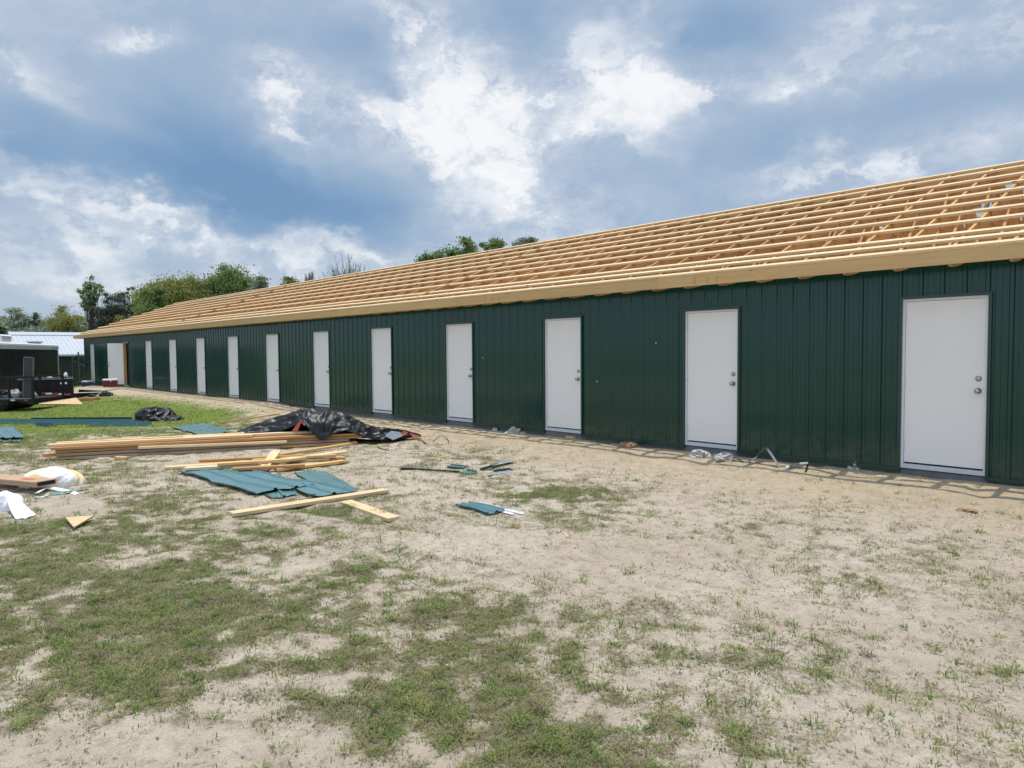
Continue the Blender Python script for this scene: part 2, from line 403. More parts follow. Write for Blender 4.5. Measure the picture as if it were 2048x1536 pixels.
# grass cover (0..1) in world metres: ellipses (x, y, rx, ry, angle, weight)
def E4(px, py, rpx, rpy, w):
    c = G(px, py); a = G(px + rpx, py) - c; b = G(px, py + rpy) - c
    return (c.x, c.y, a.x, a.y, b.x, b.y, w)
GR = [E4(*a) for a in [
    (200, 815, 300, 28, 1.6), (60, 835, 160, 30, 1.2), (420, 828, 60, 10, .55), (120, 880, 200, 22, .55), (60, 930, 80, 20, .3),
    (480, 905, 420, 50, .16), (230, 965, 260, 50, .30), (60, 905, 120, 30, .3), (560, 1000, 260, 40, .14), (980, 960, 260, 50, .14), (250, 1060, 420, 70, .46), (120, 1130, 330, 90, .52), (420, 1180, 420, 90, .50), (300, 1260, 520, 80, .55), (700, 1230, 420, 90, .45), (60, 1400, 300, 90, .45),
    (780, 1360, 420, 90, .52), (1080, 1400, 300, 110, .52), (1000, 1500, 400, 70, .50), (1250, 1520, 320, 60, .35), (330, 1360, 300, 55, .30),
    (1110, 990, 110, 28, .55), (1190, 1035, 110, 22, .30), (870, 930, 120, 18, .26), (950, 905, 150, 14, .22), (560, 822, 60, 7, .5), (1560, 1080, 160, 30, .22),
    (1450, 1250, 200, 60, .20), (1650, 1330, 220, 60, .18), (1750, 1150, 160, 30, .2), (1900, 1110, 160, 40, .16), (1980, 1380, 100, 60, .15), (380, 1010, 160, 24, .28), (700, 1040, 160, 30, .12),
    (450, 1480, 220, 38, -.75), (600, 1285, 90, 22, -.35), (700, 1290, 60, 16, -.3), (60, 1225, 110, 16, -.25), (300, 1120, 90, 14, -.3), (1000, 1090, 200, 24, -.35), (1330, 1140, 140, 30, -.2), (120, 1350, 80, 18, -.3)]]
def cover(X, Y):
    d = np.full(np.shape(X), .12)
    for (cx, cy, ax, ay, bx, by, w) in GR:
        det = ax * by - ay * bx; dx = X - cx; dy = Y - cy
        u = (dx * by - dy * bx) / det; v = (ax * dy - ay * dx) / det
        d = d + w * np.exp(-(u * u + v * v) * .9)
    n = fbm(X * .9 + 5, Y * .9 + 3, 3) - .5; n2 = fbm(X * 2.6, Y * 2.6 + 8, 4, .65) - .5
    lawn = np.clip((-X - 17) / 6, 0, 1)
    n3 = fbm(X * 7.5 + 31, Y * 7.5 + 8, 3, .6) - .5
    d = d * (1 - .22 * (1 - lawn)); d = d * (1 + 1.1 * n * (1 - .7 * lawn)) + (n2 * 1.3 + n3 * 1.9 + n * .30) * (1 - .8 * lawn) * np.clip(d * 2.0, 0, 1)
    wall = np.clip((-Y - .25) / np.interp(X, [-40, -20, -12, 0], [3.4, 2.6, 2.0, 2.2]), 0, 1)
    d = d * (.10 + .90 * wall ** 1.3)
    far = (np.hypot(X, Y + 9.4) > 44) | (Y > 1)
    return np.clip(np.where(far, .9, d), 0, 1.2)

def build_ground():
    def axis(fine0, fine1, step, lo, hi, g=1.16):
        a = list(np.arange(fine0, fine1, step)); s = step; x = fine0
        while x > lo: s = min(s * g, 40); x -= s; a.insert(0, x)
        s = step; x = a[-1]
        while x < hi: s = min(s * g, 40); x += s; a.append(x)
        return np.array(a)
    xs = axis(-13.5, .8, .035, -900, 700, 1.05); ys = axis(-9.0, .05, .032, -300, 900, 1.12)
    X, Y = np.meshgrid(xs, ys); Z = gh(X, Y)
    ins = (Y > .06) & (Y < 7.2) & (X > -44.9) & (X < 4.4); Z = np.where(ins, -.5, Z)
    V = np.stack([X, Y, Z], -1).reshape(-1, 3); nx = len(xs); ny = len(ys)
    i = np.arange((ny - 1) * (nx - 1)); r = i // (nx - 1); c = i % (nx - 1); b = r * nx + c
    Fc = np.stack([b, b + 1, b + nx + 1, b + nx], -1)
    m = Mat('sandy_ground')
    at = m.N('ShaderNodeAttribute'); at.attribute_name = 'cover'; cov = at.outputs['Fac']
    at2 = m.N('ShaderNodeAttribute'); at2.attribute_name = 'lawn'; lawn = at2.outputs['Fac']
    big = m.noise(.55, 4, .55); med = m.noise(4.5, 6, .62); fine = m.noise(42, 5, .65); mic = m.noise(230, 2, .6)
    sand = m.ramp(big, [(.32, (.53, .445, .345)), (.50, (.60, .51, .405)), (.68, (.66, .57, .46))])
    at3 = m.N('ShaderNodeAttribute'); at3.attribute_name = 'fill'; 
    sand = m.mix(m.math('MULTIPLY', at3.outputs['Fac'], .9), sand, (.56, .435, .265))
    sand = m.mix(m.ramp(med, [(.40, (0, 0, 0)), (.74, (.55, .55, .55))]), sand, (.335, .262, .195))
    sand = m.mix(m.ramp(mic, [(.35, (.35, .35, .35)), (.55, (0, 0, 0))]), sand, (.34, .27, .20))
    cl = m.noise(14, 6, .7, dist=.4); sand = m.mix(m.ramp(cl, [(.50, (0, 0, 0)), (.64, (.55, .55, .55)), (.8, (.8, .8, .8))]), sand, (.33, .265, .19))
    # thatch and dead roots where grass grows
    thr = m.math('ADD', m.math('MULTIPLY', fine, .8), m.math('ADD', m.math('MULTIPLY', med, .45), m.math('MULTIPLY', cl, .45)))
    k = m.math('SUBTRACT', m.math('ADD', thr, m.math('MULTIPLY', cov, .62)), 1.02)
    k = m.math('MULTIPLY', m.math('ADD', k, .035), 3.4, True)
    th = m.ramp(mic, [(.3, (.10, .088, .045)), (.55, (.19, .160, .092)), (.8, (.31, .26, .165))])
    c = m.mix(m.math('MULTIPLY', k, .86), sand, th)
    gr = m.ramp(fine, [(.3, (.10, .15, .018)), (.6, (.18, .25, .035)), (.8, (.26, .30, .07))])
    c = m.mix(m.math('MULTIPLY', m.math('MULTIPLY', k, lawn), .93), c, gr)
    # tiny dark debris flecks on bare sand
    sp = m.noise(75, 3, .7, scl=(1, 2.3, 1)); c = m.mix(m.ramp(sp, [(.625, (0, 0, 0)), (.68, (.8, .8, .8))]), c, (.12, .092, .065))
    h = m.math('ADD', m.math('MULTIPLY', fine, .7), m.math('ADD', m.math('MULTIPLY', med, 1.6), m.math('MULTIPLY', mic, .16)))
    m.set(c, .95, spec=.15, bump=h, bstr=1.0, bdist=.045)
    o = np_mesh('ground', V, Fc, m.m, smooth=True); tag(o, kind='structure')
    me = o.data
    for nm, val in (('cover', cover(X, Y)), ('lawn', np.clip((-X - 14.5) / 6, 0, 1) * np.ones_like(Y) + (Y > 1)),
                    ('fill', np.clip(1.0 - (-Y - .1) / np.interp(X, [-40, -20, -10, 0], [3.2, 2.4, 2.2, 2.4]) + .35 * (fbm(X * .8, Y * .8, 3) - .5), 0, 1) * (Y < 1))):
        a = me.attributes.new(nm, 'FLOAT', 'POINT'); a.data.foreach_set('value', np.clip(val, 0, 1.2).astype(np.float32).ravel())
build_ground()

# ---------------------------------------------------------------- the long building
DOORX = [-0.10, -3.1713, -6.2604, -9.288, -12.2804, -15.2994, -18.3309, -21.4268, -24.4965, -27.5536, -30.6721, -33.8541, -37.40, -43.771]
DW, DH = .8965, 2.03
XL, XR = -45.07, 4.50                                     # end walls
YR, ZR, YE, ZE = 3.70, 4.2463, -.45, 2.5193               # ridge, eave (top of truss line)
SL = (ZR - ZE) / (YR - YE); XE = XL - .45
YB = 2 * YR                                               # rear wall
B = empty('building', (0, 0, 0)); tag(B, 'long dark green metal building with white doors under a bare timber roof frame', 'building')

def rib_profile(x0, x1):
    pts = []; P = .2286; k0 = math.floor((x0 - .2) / P); k1 = math.ceil((x1 + .2) / P)
    for k in range(k0, k1 + 1):
        c = k * P
        for dx, y in ((-.028, 0), (-.016, -.0175), (.016, -.0175), (.028, 0), (.028 + .040, 0), (.028 + .047, -.004), (.028 + .060, -.004), (.028 + .067, 0), (P - .028 - .067, 0), (P - .028 - .060, -.004), (P - .028 - .047, -.004), (P - .028 - .040, 0)):
            pts.append((c + dx, y))
    # clip
    out = []
    for i, (x, y) in enumerate(pts):
        if x0 < x < x1: out.append((x, y))
    def yat(x):
        for (a, ya), (b, yb) in zip(pts, pts[1:]):
            if a <= x <= b: return ya + (yb - ya) * (x - a) / max(b - a, 1e-9)
        return 0
    return [(x0, yat(x0))] + out + [(x1, yat(x1))]
def siding(mb, x0, x1, z0, z1, T=lambda x, y, z: (x, y, z)):
    pr = rib_profile(x0, x1); vs = []; fs = []
    for (x, y) in pr: vs += [T(x, y, z0), T(x, y, z1)]
    for i in range(len(pr) - 1): fs.append((2 * i, 2 * i + 2, 2 * i + 3, 2 * i + 1))
    mb.add(vs, fs)
Z0, Z1 = -.02, 2.47
mb = MB(); edges = sorted(DOORX); x = XL
for d in edges:
    siding(mb, x, d, Z0, Z1); siding(mb, d, d + DW, DH, Z1); x = d + DW
siding(mb, x, XR, Z0, Z1)
mb.build('front_siding', GREEN, B)
mb = MB(); siding(mb, .01, YB, Z0, Z1, lambda x, y, z: (XL - .002 + y, YB - x, z)); mb.build('end_siding', GREEN, B)
mb = MB(); siding(mb, .01, YB, Z0, Z1, lambda x, y, z: (XR + .002 - y, x, z)); mb.build('end_siding', GREEN, B)
mb = MB(); siding(mb, XL, XR, Z0, Z1, lambda x, y, z: (XL + XR - x, YB - y, z)); mb.build('rear_siding', GREEN, B)
mb = MB()                                                  # solid lining added behind the siding to block light, open at the ajar door
for a, b in zip([XL + .02] + [d + DW + .02 for d in edges], [d - .02 for d in edges] + [XR - .02]): mb.box((a, .03, -.02), (b, .12, 2.42))
for d in edges: mb.box((d - .02, .03, DH + .02), (d + DW + .02, .12, 2.42))
mb.box((XL + .02, YB - .12, -.02), (XR - .02, YB - .03, 2.42)); mb.box((XL + .03, .12, -.02), (XL + .12, YB - .12, 2.42)); mb.box((XR - .12, .12, -.02), (XR - .03, YB - .12, 2.42))
mb.build('light_block_lining', PINE_DK, B)
MB().box((XL - .01, .012, -1.3), (XR + .01, YB - .012, -.035)).build('foundation_slab', CONC, B)
# trim
mb = MB(); x = XL
for d in edges + [XR]:
    a, b = x, d
    mb.box((a, -.034, -.062), (b, -.004, -.020)); mb.box((a, -.050, -.068), (b, -.004, -.0615)); x = d + DW
mb.build('base_trim', GREEN_TRIM, B)
MB().box((XL - .03, -.03, -.02), (XL + .06, -.004, 2.44)).box((XL - .03, -.004, -.02), (XL - .004, .07, 2.44)).build('corner_trim', GREEN_TRIM, B)

def make_door(first):
    root = MB()
    root.bbox((.028, .020, .050), (DW - .028, .062, DH - .030), .002)
    o = root.build('door', DOORW, B)
    f = MB(); f.box((0, -.002, .0), (.026, .09, DH)); f.box((DW - .026, -.002, .0), (DW, .09, DH)); f.box((.026, -.001, DH - .027), (DW - .026, .09, DH)); f.build('door_frame', FRAMEW, o)
    s = MB(); s.box((.0, -.012, -.022), (DW, .10, .012)); s.box((.0, .004, .012), (DW, .10, .030)); s.build('threshold', ALU, o)
    t = MB(); t.box((-.034, -.030, -.02), (-.0005, -.003, DH + .034)); t.box((DW + .0005, -.030, -.02), (DW + .034, -.003, DH + .034)); t.box((-.0005, -.031, DH + .001), (DW + .0005, -.003, DH + .034)); t.build('door_trim', GREEN_TRIM, o)
    for z, r in ((1.085, .030), (.945, .030)):
        mm = Matrix.Translation((DW - .092, .020, z)) @ Matrix.Rotation(R(90), 4, 'X')
        k = MB()
        if z > 1: k.lathe([(.032, 0), (.032, .006), (.026, .012), (.022, .020), (.010, .021), (.0, .021)], 18, mat=mm); k.build('deadbolt', NICKEL, o, True)
        else: k.lathe([(.034, 0), (.033, .008), (.014, .014), (.012, .036), (.026, .044), (.029, .058), (.022, .070), (.0, .072)], 18, mat=mm); k.build('door_knob', NICKEL, o, True)
    for z in (.25, 1.02, 1.80): MB().tube([(.028, .012, z - .05), (.028, .012, z + .05)], .008, 8).build('hinge', ALU, o)
    return o
door0 = make_door(True); door0.location = (DOORX[1], 0, 0)
for i, d in enumerate(DOORX):
    if i in (1, 12): continue
    c = door0.copy(); COL.objects.link(c); c.location = (d, 0, 0); c.parent = B
    for ch in door0.children:
        k = ch.copy(); COL.objects.link(k); k.parent = c
# the ajar door: frame stays, leaf swings out about its left jamb
dx = DOORX[12]; o = MB().bbox((0, -.042, 0), (DW - .056, 0, 1.95), .002).build('door', DOORW, B)
o.location = (dx + .03, -.012, .05); o.rotation_euler = (0, 0, R(-143)); o['label'] = 'white door standing wide open, swung out from its frame'
for zz, nm in ((1.035, 'deadbolt'), (.895, 'door_knob')):
    for sgn in (1, -1):
        mm = Matrix.Translation((DW - .12, 0 if sgn > 0 else -.042, zz)) @ Matrix.Rotation(R(-90 * sgn), 4, 'X')
        MB().lathe([(.034, 0), (.033, .008), (.014, .014), (.012, .036), (.026, .044), (.029, .058), (.022, .070), (.0, .072)] if nm == 'door_knob' else [(.032, 0), (.032, .006), (.026, .012), (.022, .020), (.0, .021)], 14, mat=mm).build(nm, NICKEL, o, True)
fr = MB(); fr.box((dx, -.012, 0), (dx + .03, .12, DH)); fr.box((dx + DW - .03, -.012, 0), (dx + DW, .12, DH)); fr.box((dx + .03, -.011, DH - .03), (dx + DW - .03, .12, DH)); fo = fr.build('door_frame', PINE, B)
MB().box((dx, -.012, -.022), (dx + DW, .12, .012)).build('threshold', ALU, fo)
t = MB(); t.box((dx - .042, -.03, -.02), (dx - .0005, -.003, DH + .034)); t.box((dx + DW + .0005, -.03, -.02), (dx + DW + .034, -.003, DH + .034)); t.box((dx, -.031, DH + .001), (dx + DW, -.003, DH + .034)); t.build('door_trim', GREEN_TRIM, fo)

MB().box((dx - 3.2, 3.0, 0), (dx + 3, 3.04, 2.4)).box((dx - 2.2, .13, 0), (dx - 2.16, 2.98, 2.4)).build('inner_partition', PLY, B)
# small pipe stubs poking through the siding
for px, py in ((968, 716), (1314, 686), (1196, 763)):
    r = ray(px, py); p = CAM + r * ((0 - CAM.y) / r.y)
    MB().lathe([(.014, 0), (.014, .03), (.006, .032)], 10, mat=Matrix.Translation((p.x, -.002, p.z)) @ Matrix.Rotation(R(90), 4, 'X')).build('pipe_stub', GALV, B)

# roof trusses
HC = .18                                                 # top chord depth
def chord(mb, p, q, d, w=.038, x=0.0):                   # member in a plane of constant x; p,q are on its TOP edge (y,z)
    (y0, z0), (y1, z1) = p, q
    vs = [(x - w / 2, y0, z0 - d), (x - w / 2, y1, z1 - d), (x - w / 2, y1, z1), (x - w / 2, y0, z0), (x + w / 2, y0, z0 - d), (x + w / 2, y1, z1 - d), (x + w / 2, y1, z1), (x + w / 2, y0, z0)]
    mb.add(vs, [(0, 3, 2, 1), (4, 5, 6, 7), (0, 1, 5, 4), (3, 7, 6, 2), (0, 4, 7, 3), (1, 2, 6, 5)])
def truss_mb(ytop=None):
    mb = MB(); zt = lambda y: ZE + (min(y, 2 * YR - y) - YE) * SL
    yt = YR if ytop is None else ytop
    chord(mb, (YE + .042, zt(YE + .042)), (yt, zt(yt)), HC); chord(mb, (2 * YR - YE - .042, zt(YE + .042)), (2 * YR - yt, zt(yt)), HC)
    if ytop is not None and ytop < YR - .02: chord(mb, (yt, zt(yt)), (2 * YR - yt, zt(yt)), HC)
    zb = 2.42; chord(mb, (0.0, zb + .089), (YB, zb + .089), .089)
    # tail gusset showing under the fascia
    mb.add([(-.019, YE + .045, 2.349), (-.019, YE + .16, 2.349), (-.019, -.001, 2.40), (-.019, -.001, 2.50), (-.019, YE + .045, 2.46), (.019, YE + .045, 2.349), (.019, YE + .16, 2.349), (.019, -.001, 2.40), (.019, -.001, 2.50), (.019, YE + .045, 2.46)],
           [(4, 3, 2, 1, 0), (5, 6, 7, 8, 9), (0, 1, 6, 5), (1, 2, 7, 6), (2, 3, 8, 7), (3, 4, 9, 8), (4, 0, 5, 9)])
    def web(a, b, w=.089):
        a = Vector((0, *a)); b = Vector((0, *b)); d = (b - a).normalized(); n = Vector((0, -d.z, d.y)) * w / 2
        vs = []
        for x in (-.0185, .0185):
            for p in (a - n, b - n, b + n, a + n): vs.append(Vector((x, p.y, p.z)))
        mb.add(vs, [(0, 3, 2, 1), (4, 5, 6, 7), (0, 1, 5, 4), (3, 7, 6, 2), (0, 4, 7, 3), (1, 2, 6, 5)])
    H = lambda y: zt(y) - .10 if ytop is None or y < ytop or y > 2 * YR - ytop else zt(yt) - .10
    if zt(yt) - zb > .5:
        for (a, b) in (((1.25, zb + .04), (1.25, H(1.25))), ((1.25, zb + .04), (2.45, H(2.45))), ((2.45, H(2.45)), (2.50, zb + .04)), ((2.50, zb + .04), (YR, H(YR))), ((YR, zb + .04), (YR, H(YR)))):
            web(a, b); 
            if abs(b[0] - YR) > .01 or abs(a[0] - YR) > .01: web((YB - a[0], a[1]), (YB - b[0], b[1]))
        # plywood gussets at the joints
        for (y, z) in ((1.25, H(1.25) - .02), (2.46, H(2.45) - .02), (2.5, zb + .06), (YB - 1.25, H(1.25) - .02), (YB - 2.46, H(2.45) - .02), (YB - 2.5, zb + .06), (YR, H(YR) - .05)):
            for x in (-.024, .024): mb.box((x - .004, y - .16, z - .11), (x + .004, y + .16, z + .05))
    return mb
TS = .574; TX0 = -2.557; XH = XE + (YR - YE)
tr0 = truss_mb().build('roof_truss', PINE_Y, B); tr0.location = (TX0, 0, 0)
k = 1; xs = []
while TX0 - k * TS > XE + .3: xs.append(TX0 - k * TS); k += 1
k = 1
while TX0 + k * TS < XR + .1: xs.append(TX0 + k * TS); k += 1
for x in xs:
    if x > XH:
        c = tr0.copy(); COL.objects.link(c); c.location = (x, 0, 0)
    else:
        yt = YE + (x - XE)
        if yt < .25: continue
        c = truss_mb(min(yt, YR)).build('roof_truss', PINE_Y, B); c.location = (x, 0, 0)
# hip end: hip rafters and jack rafters running in x
mb = MB()
for s in (1, -1):
    y0 = YE if s > 0 else 2 * YR - YE
    mb.bar((XE + .05, y0 + s * .05, ZE - .06), (XH, YR, ZR - .06), .038, .12)
for i in range(1, 14):
    y = YE + i * .574
    if y > 2 * YR - YE - .2: break
    run = min(y - YE, 2 * YR - YE - y)
    mb.bar((XE + .04, y, ZE - .055 + .04 * SL), (XE + run, y, ZE - .055 + run * SL), .038, .12)
mb.build('hip_rafter', PINE, B)

# purlins on the front slope, on the rear slope and round the hip
PY = [-.405, -.139, .104, .576, 1.035, 1.461, 1.922, 2.34, 2.804, 3.27, 3.60]
n_ = Vector((0, -SL, 1)).normalized(); tdir = Vector((0, 1, SL)).normalized()
def purlin(x0, x1, y, rear=False, mat=PINE_P):
    t = .034; w = .080; yy = y
    z = ZE + (y - YE) * SL
    m = Matrix((Vector((1, 0, 0)), tdir, n_)).transposed().to_4x4(); m.translation = (0, y, z + .001)
    vs0 = MB(); segs = int((x1 - x0) / 4.88) + 1; a = x0
    for i in range(segs):                                   # butt-jointed lengths with a slight wander
        b = min(x1, a + 4.88)
        if b - a < .05: break
        j = random.uniform(-.008, .008); vs0.bbox((a, -w / 2 + j, .0), (b - .003, w / 2 + j, t), .003, 0, m); a = b
    o = vs0.build('purlin', mat, B)
    if rear:
        for v in o.data.vertices: v.co.y = 2 * YR - v.co.y
        o.data.flip_normals()
    return o
for y in PY:
    xl = XE + (y - YE) + .03
    purlin(xl, XR + .35, y); 
    if y < 3.5: purlin(xl, XR + .35, y, True)
for y in PY:                                                # hip-end purlins (run along y on the end slope)
    if y > 3.5: continue
    run = y - YE; mb = MB(); z = ZE + run * SL
    m = Matrix((Vector((0, -1, 0)), Vector((1, 0, SL)).normalized(), Vector((-SL, 0, 1)).normalized())).transposed().to_4x4(); m.translation = (XE + run, YR, z)
    h = YR - y - .03; mb.bbox((-h, -.044, 0), (h, .044, .038), .003, 0, m); mb.build('purlin', PINE, B)
# ridge board and diagonal braces let in under the purlins
MB().box((XH, YR - .019, ZR - .16), (XR + .3, YR + .019, ZR + .012)).build('ridge_board', PINE, B)
for (a, b) in (((-13.115, -.158), (-12.135, 3.059)), ((-29.11, .0), (-26.704, 3.2)), ((-4.2, .3), (2.2, 3.3))):
    zz = lambda y: ZE + (y - YE) * SL + .044
    if a[0] > -5: continue
    MB().bar((a[0], a[1], zz(a[1])), (b[0], b[1], zz(b[1])), .085, .02).build('diagonal_brace', PINE, B)
# boarding along the middle line under the ridge, with openings that let the sky through
def mid(px, py):
    r = ray(px, py); p = CAM + r * ((YR - CAM.y) / r.y); return p.x, p.z
holes = []
for (a, b, c, d) in ((1996, 2056, 372, 397), (1964, 1992, 400, 419), (1944, 1996, 418, 440), (2004, 2028, 397, 412), (1890, 1896, 415, 425), (1925, 1931, 447, 456), (2030, 2045, 434, 442), (1927, 1936, 394, 401),
                     (1794, 1825, 427, 439), (1754, 1778, 454, 463), (1823, 1831, 459, 468), (1787, 1815, 483, 490), (1745, 1757, 427, 433), (1842, 1858, 406, 415), (1712, 1729, 483, 488), (2100, 2130, 380, 400), (2160, 2200, 430, 450)):
    x0, z1 = mid(a, c); x1, z0 = mid(b, d); holes.append((x0, x1, z0, z1))
DX = sorted({XH + .3, XR + .3} | {h[0] for h in holes} | {h[1] for h in holes} | set(np.arange(XH + 1, XR, 2.44).tolist()))
DZ = sorted({2.43, ZR - .165} | {h[2] for h in holes} | {h[3] for h in holes})
mb = MB()
for a, b in zip(DX, DX[1:]):
    for c, d in zip(DZ, DZ[1:]):
        mx, mz = (a + b) / 2, (c + d) / 2
        if any(h[0] < mx < h[1] and h[2] < mz < h[3] for h in holes): continue
        mb.box((a, YR - .034, c), (b, YR - .022, d))
mb.build('ridge_boarding', wood('boarding_wood', (.62, .335, .14), (.49, .24, .09), (.14, .06, .025), tone=.02), B)
MB().box((XL + .2, .14, 2.398), (XR - .14, YB - .14, 2.414)).build('bounce_panel', PLY, B)  # unseen panel added to bounce sunlight up into the roof space
FASC_Z0, FASC_Z1 = 2.3655, 2.5193
k = 0; x = XE
while x < XR + .35:                                        # fascia lengths
    b = min(x + 4.88, XR + .35); o = MB().bbox((0, -.019, 0), (b - x - .003, .019, FASC_Z1 - FASC_Z0), .002).build('fascia_board', PINE_F, B); o.location = (x, YE + .019, FASC_Z0); x = b; k += 1
x = XE
while x < XR + .35:
    b = min(x + 4.88, XR + .35); o = MB().bbox((0, -.019, 0), (b - x - .003, .019, FASC_Z1 - FASC_Z0), .002).build('fascia_board', PINE_F, B); o.location = (x, 2 * YR - YE - .019, FASC_Z0); x = b
o = MB().bbox((0, -.019, 0), (2 * YR - 2 * YE - .08, .019, FASC_Z1 - FASC_Z0), .002).build('fascia_board', PINE_F, B); o.location = (XE + .019, YE + .04, FASC_Z0); o.rotation_euler = (0, 0, R(90))
# grade stamps inked on the fascia
for px, kind in ((1389, 1), (1415, 0), (1433, 0), (970, 1), (985, 0), (998, 0)):
    r = ray(px, 575); p = CAM + r * ((YE - CAM.y) / r.y); mb = MB()
    if kind:
        for j in range(5): mb.box((p.x - .02, YE - .0015, FASC_Z0 + .03 + j * .022), (p.x + .02, YE + .001, FASC_Z0 + .034 + j * .022))
    else:
        for j in range(6): mb.box((p.x - .014 + .004 * (j % 2), YE - .0015, FASC_Z0 + .03 + j * .015), (p.x + .014, YE + .001, FASC_Z0 + .0325 + j * .015))
    mb.build('grade_stamp', INK, B)

# ---------------------------------------------------------------- loose boards
def board(p, q, w, t, label=None, group=None, mat=PINE, cat='board', name='board', drop=True, roll=0.0, parent=None, z=None):
    """board lying between two points on its underside centre line"""
    p = Vector(p); q = Vector(q); d = q - p; L = d.length
    o = MB().bbox((0, -w / 2, 0), (L, w / 2, t), min(.003, t * .2)).build(name, mat, parent)
    o.location = p; o.rotation_euler = (roll, -math.asin(d.z / L), math.atan2(d.y, d.x))
    return tag(o, label, cat, group)

PO = G(104, 922); PU = (G(735, 888) - PO); PU.z = 0; PLEN = PU.length; PU.normalize(); PV = Vector((-PU.y, PU.x, 0))
if PV.dot(CAM - PO) > 0: PV = -PV                          # PV points away from the camera
def pp(u, v, z=0.0):
    p = PO + PU * u + PV * v; return Vector((p.x, p.y, float(gh(p.x, p.y)) + z))
def pv(px, py, v):                                        # point of the vertical plane at offset v behind the pile's front
    r = ray(px, py); n = PV; t = (PO + PV * v - CAM).dot(n) / r.dot(n); return CAM + r * t
zs = [0.0, .052, .104, .156, .208]
pile = [  # u0, u1, v, layer, width, mat (darker orange under the top layer paints in shaded fronts), label
    (.03, 4.85, .105, 0, .14, PINE_DK, 'bottom front board of the long lumber pile, orange brown'),
    (.32, 3.5, .005, 0, .038, PINE_OLD, 'grey weathered board lying against the foot of the long lumber pile'),
    (.02, 4.8, .26, 0, .14, PINE_DK, None), (.06, 4.8, .42, 0, .14, PINE_DK, None), (.0, 4.8, .58, 0, .14, PINE_DK, None),
    (.06, 4.7, .085, 1, .14, PINE_OLD, 'grey board in the second layer at the front of the long lumber pile'),
    (-.18, 4.6, .26, 1, .14, PINE_DK, 'board whose left end juts out of the second layer of the long lumber pile'),
    (.1, 4.9, .42, 1, .14, PINE_DK, None), (.05, 4.8, .58, 1, .14, PINE_DK, None),
    (.04, 4.95, .135, 2, .14, PINE_DK, 'orange brown board in the third layer at the front of the long lumber pile'),
    (1.25, 3.62, .03, 2, .089, PINE_P, 'pale yellow board on the front ledge of the long lumber pile'),
    (.0, 4.9, .28, 2, .14, PINE_DK, None), (.1, 4.9, .44, 2, .14, PINE_DK, None), (.02, 4.7, .60, 2, .14, PINE_DK, None),
    (-.02, 4.95, .11, 3, .14, PINE_DK, 'fourth-layer front board of the long lumber pile, running under the black sheet'),
    (.05, 4.9, .30, 3, .14, PINE_DK, None), (.0, 4.7, .46, 3, .14, PINE_DK, None), (.1, 4.8, .62, 3, .14, PINE_DK, None),
    (-.10, 3.05, .20, 4, .14, PINE_P, 'pale board on top of the long lumber pile, at its open left end'),
    (1.9, 4.15, .36, 4, .14, PINE_P, 'pale top board of the lumber pile running in under the black sheet'),
    (-.06, 2.9, .52, 4, .14, PINE, 'pale board at the back of the top layer of the long lumber pile'),
]
for (u0, u1, v, ly, w, m, lab) in pile:
    a = pp(u0, v, zs[ly] + .006); b = pp(u1, v + random.uniform(-.02, .02), zs[ly] + .006)
    board(a, b, w, .043, lab or 'orange brown board packed inside the long lumber pile', 'boards of the long lumber pile', m)

def up(px, py, base_px, base_py):                         # point above the ground spot seen at (base)
    g = G(base_px, base_py); D = (g - CAM).dot(Vector((FW.x, FW.y, 0)).normalized()); return atd(px, py, D)
# offcut pile in front of it
QO = G(318, 938)
def cut(px0, py0, px1, py1, w, t, lift, mat, label, z2=None):
    a = G(px0, py0, lift); b = G(px1, py1, lift if z2 is None else z2)
    return board(a, b, w, t, label, 'short offcuts stacked in front of the long pile', mat)
offc = [
    (330, 938, 660, 924, .12, .038, .008, PINE_P, 'lowest offcut of the short stack, its pale left end nearest the trailers'),
    (395, 932, 690, 918, .12, .038, .008, PINE_DK, 'orange offcut in the bottom layer of the short stack'),
    (400, 924, 640, 912, .12, .038, .010, PINE_DK, 'offcut at the back of the bottom layer of the short stack'),
    (455, 943, 530, 936, .09, .037, .006, PINE, 'short pale offcut poking out below the short stack'),
    (370, 940, 515, 932, .135, .038, .050, PINE_P, 'wide pale offcut lying on the left end of the short stack'),
    (465, 941, 610, 933, .10, .038, .050, PINE_DK, 'orange offcut in the middle layer of the short stack'),
    (435, 931, 580, 922, .10, .038, .090, PINE, 'top offcut of the short stack, under the leaning plank'),
    (505, 923, 672, 913, .10, .037, .062, PINE, 'offcut with a rough right end at the back of the short stack'),
    (545, 926, 692, 906, .14, .038, .050, PINE_P, 'broad offcut with pencil marks on the right of the short stack'),
    (552, 942, 688, 925, .13, .037, .010, PINE, 'stamped offcut at the front right of the short stack'),
    (585, 934, 697, 925, .06, .036, .006, PINE, 'thin stick lying in front of the stamped offcut'),
    (560, 912, 700, 890, .09, .038, .030, PINE, 'long thin offcut slanting up behind the short stack'),
]
for a in offc: cut(*a[:-1], a[-1])
o = board(G(525, 941, .03), up(553, 903, 553, 925), .135, .02, 'pale plank with pencil writing leaning across the short offcut stack', None, PINE_P)
def scribble(o, txt, size, loc, rot=0):
    cu = bpy.data.curves.new('writing', 'FONT'); cu.body = txt; cu.size = size; t = bpy.data.objects.new('writing', cu); COL.objects.link(t)
    bpy.context.view_layer.update(); me = bpy.data.meshes.new_from_object(t.evaluated_get(bpy.context.evaluated_depsgraph_get())); bpy.data.objects.remove(t)
    me.materials.clear(); me.materials.append(INK); k = bpy.data.objects.new('writing', me); COL.objects.link(k); k.parent = o; k.location = loc; k.rotation_euler = (0, 0, rot); return k
scribble(o, '16 14 16', .09, (.08, -.03, .0215), 0)

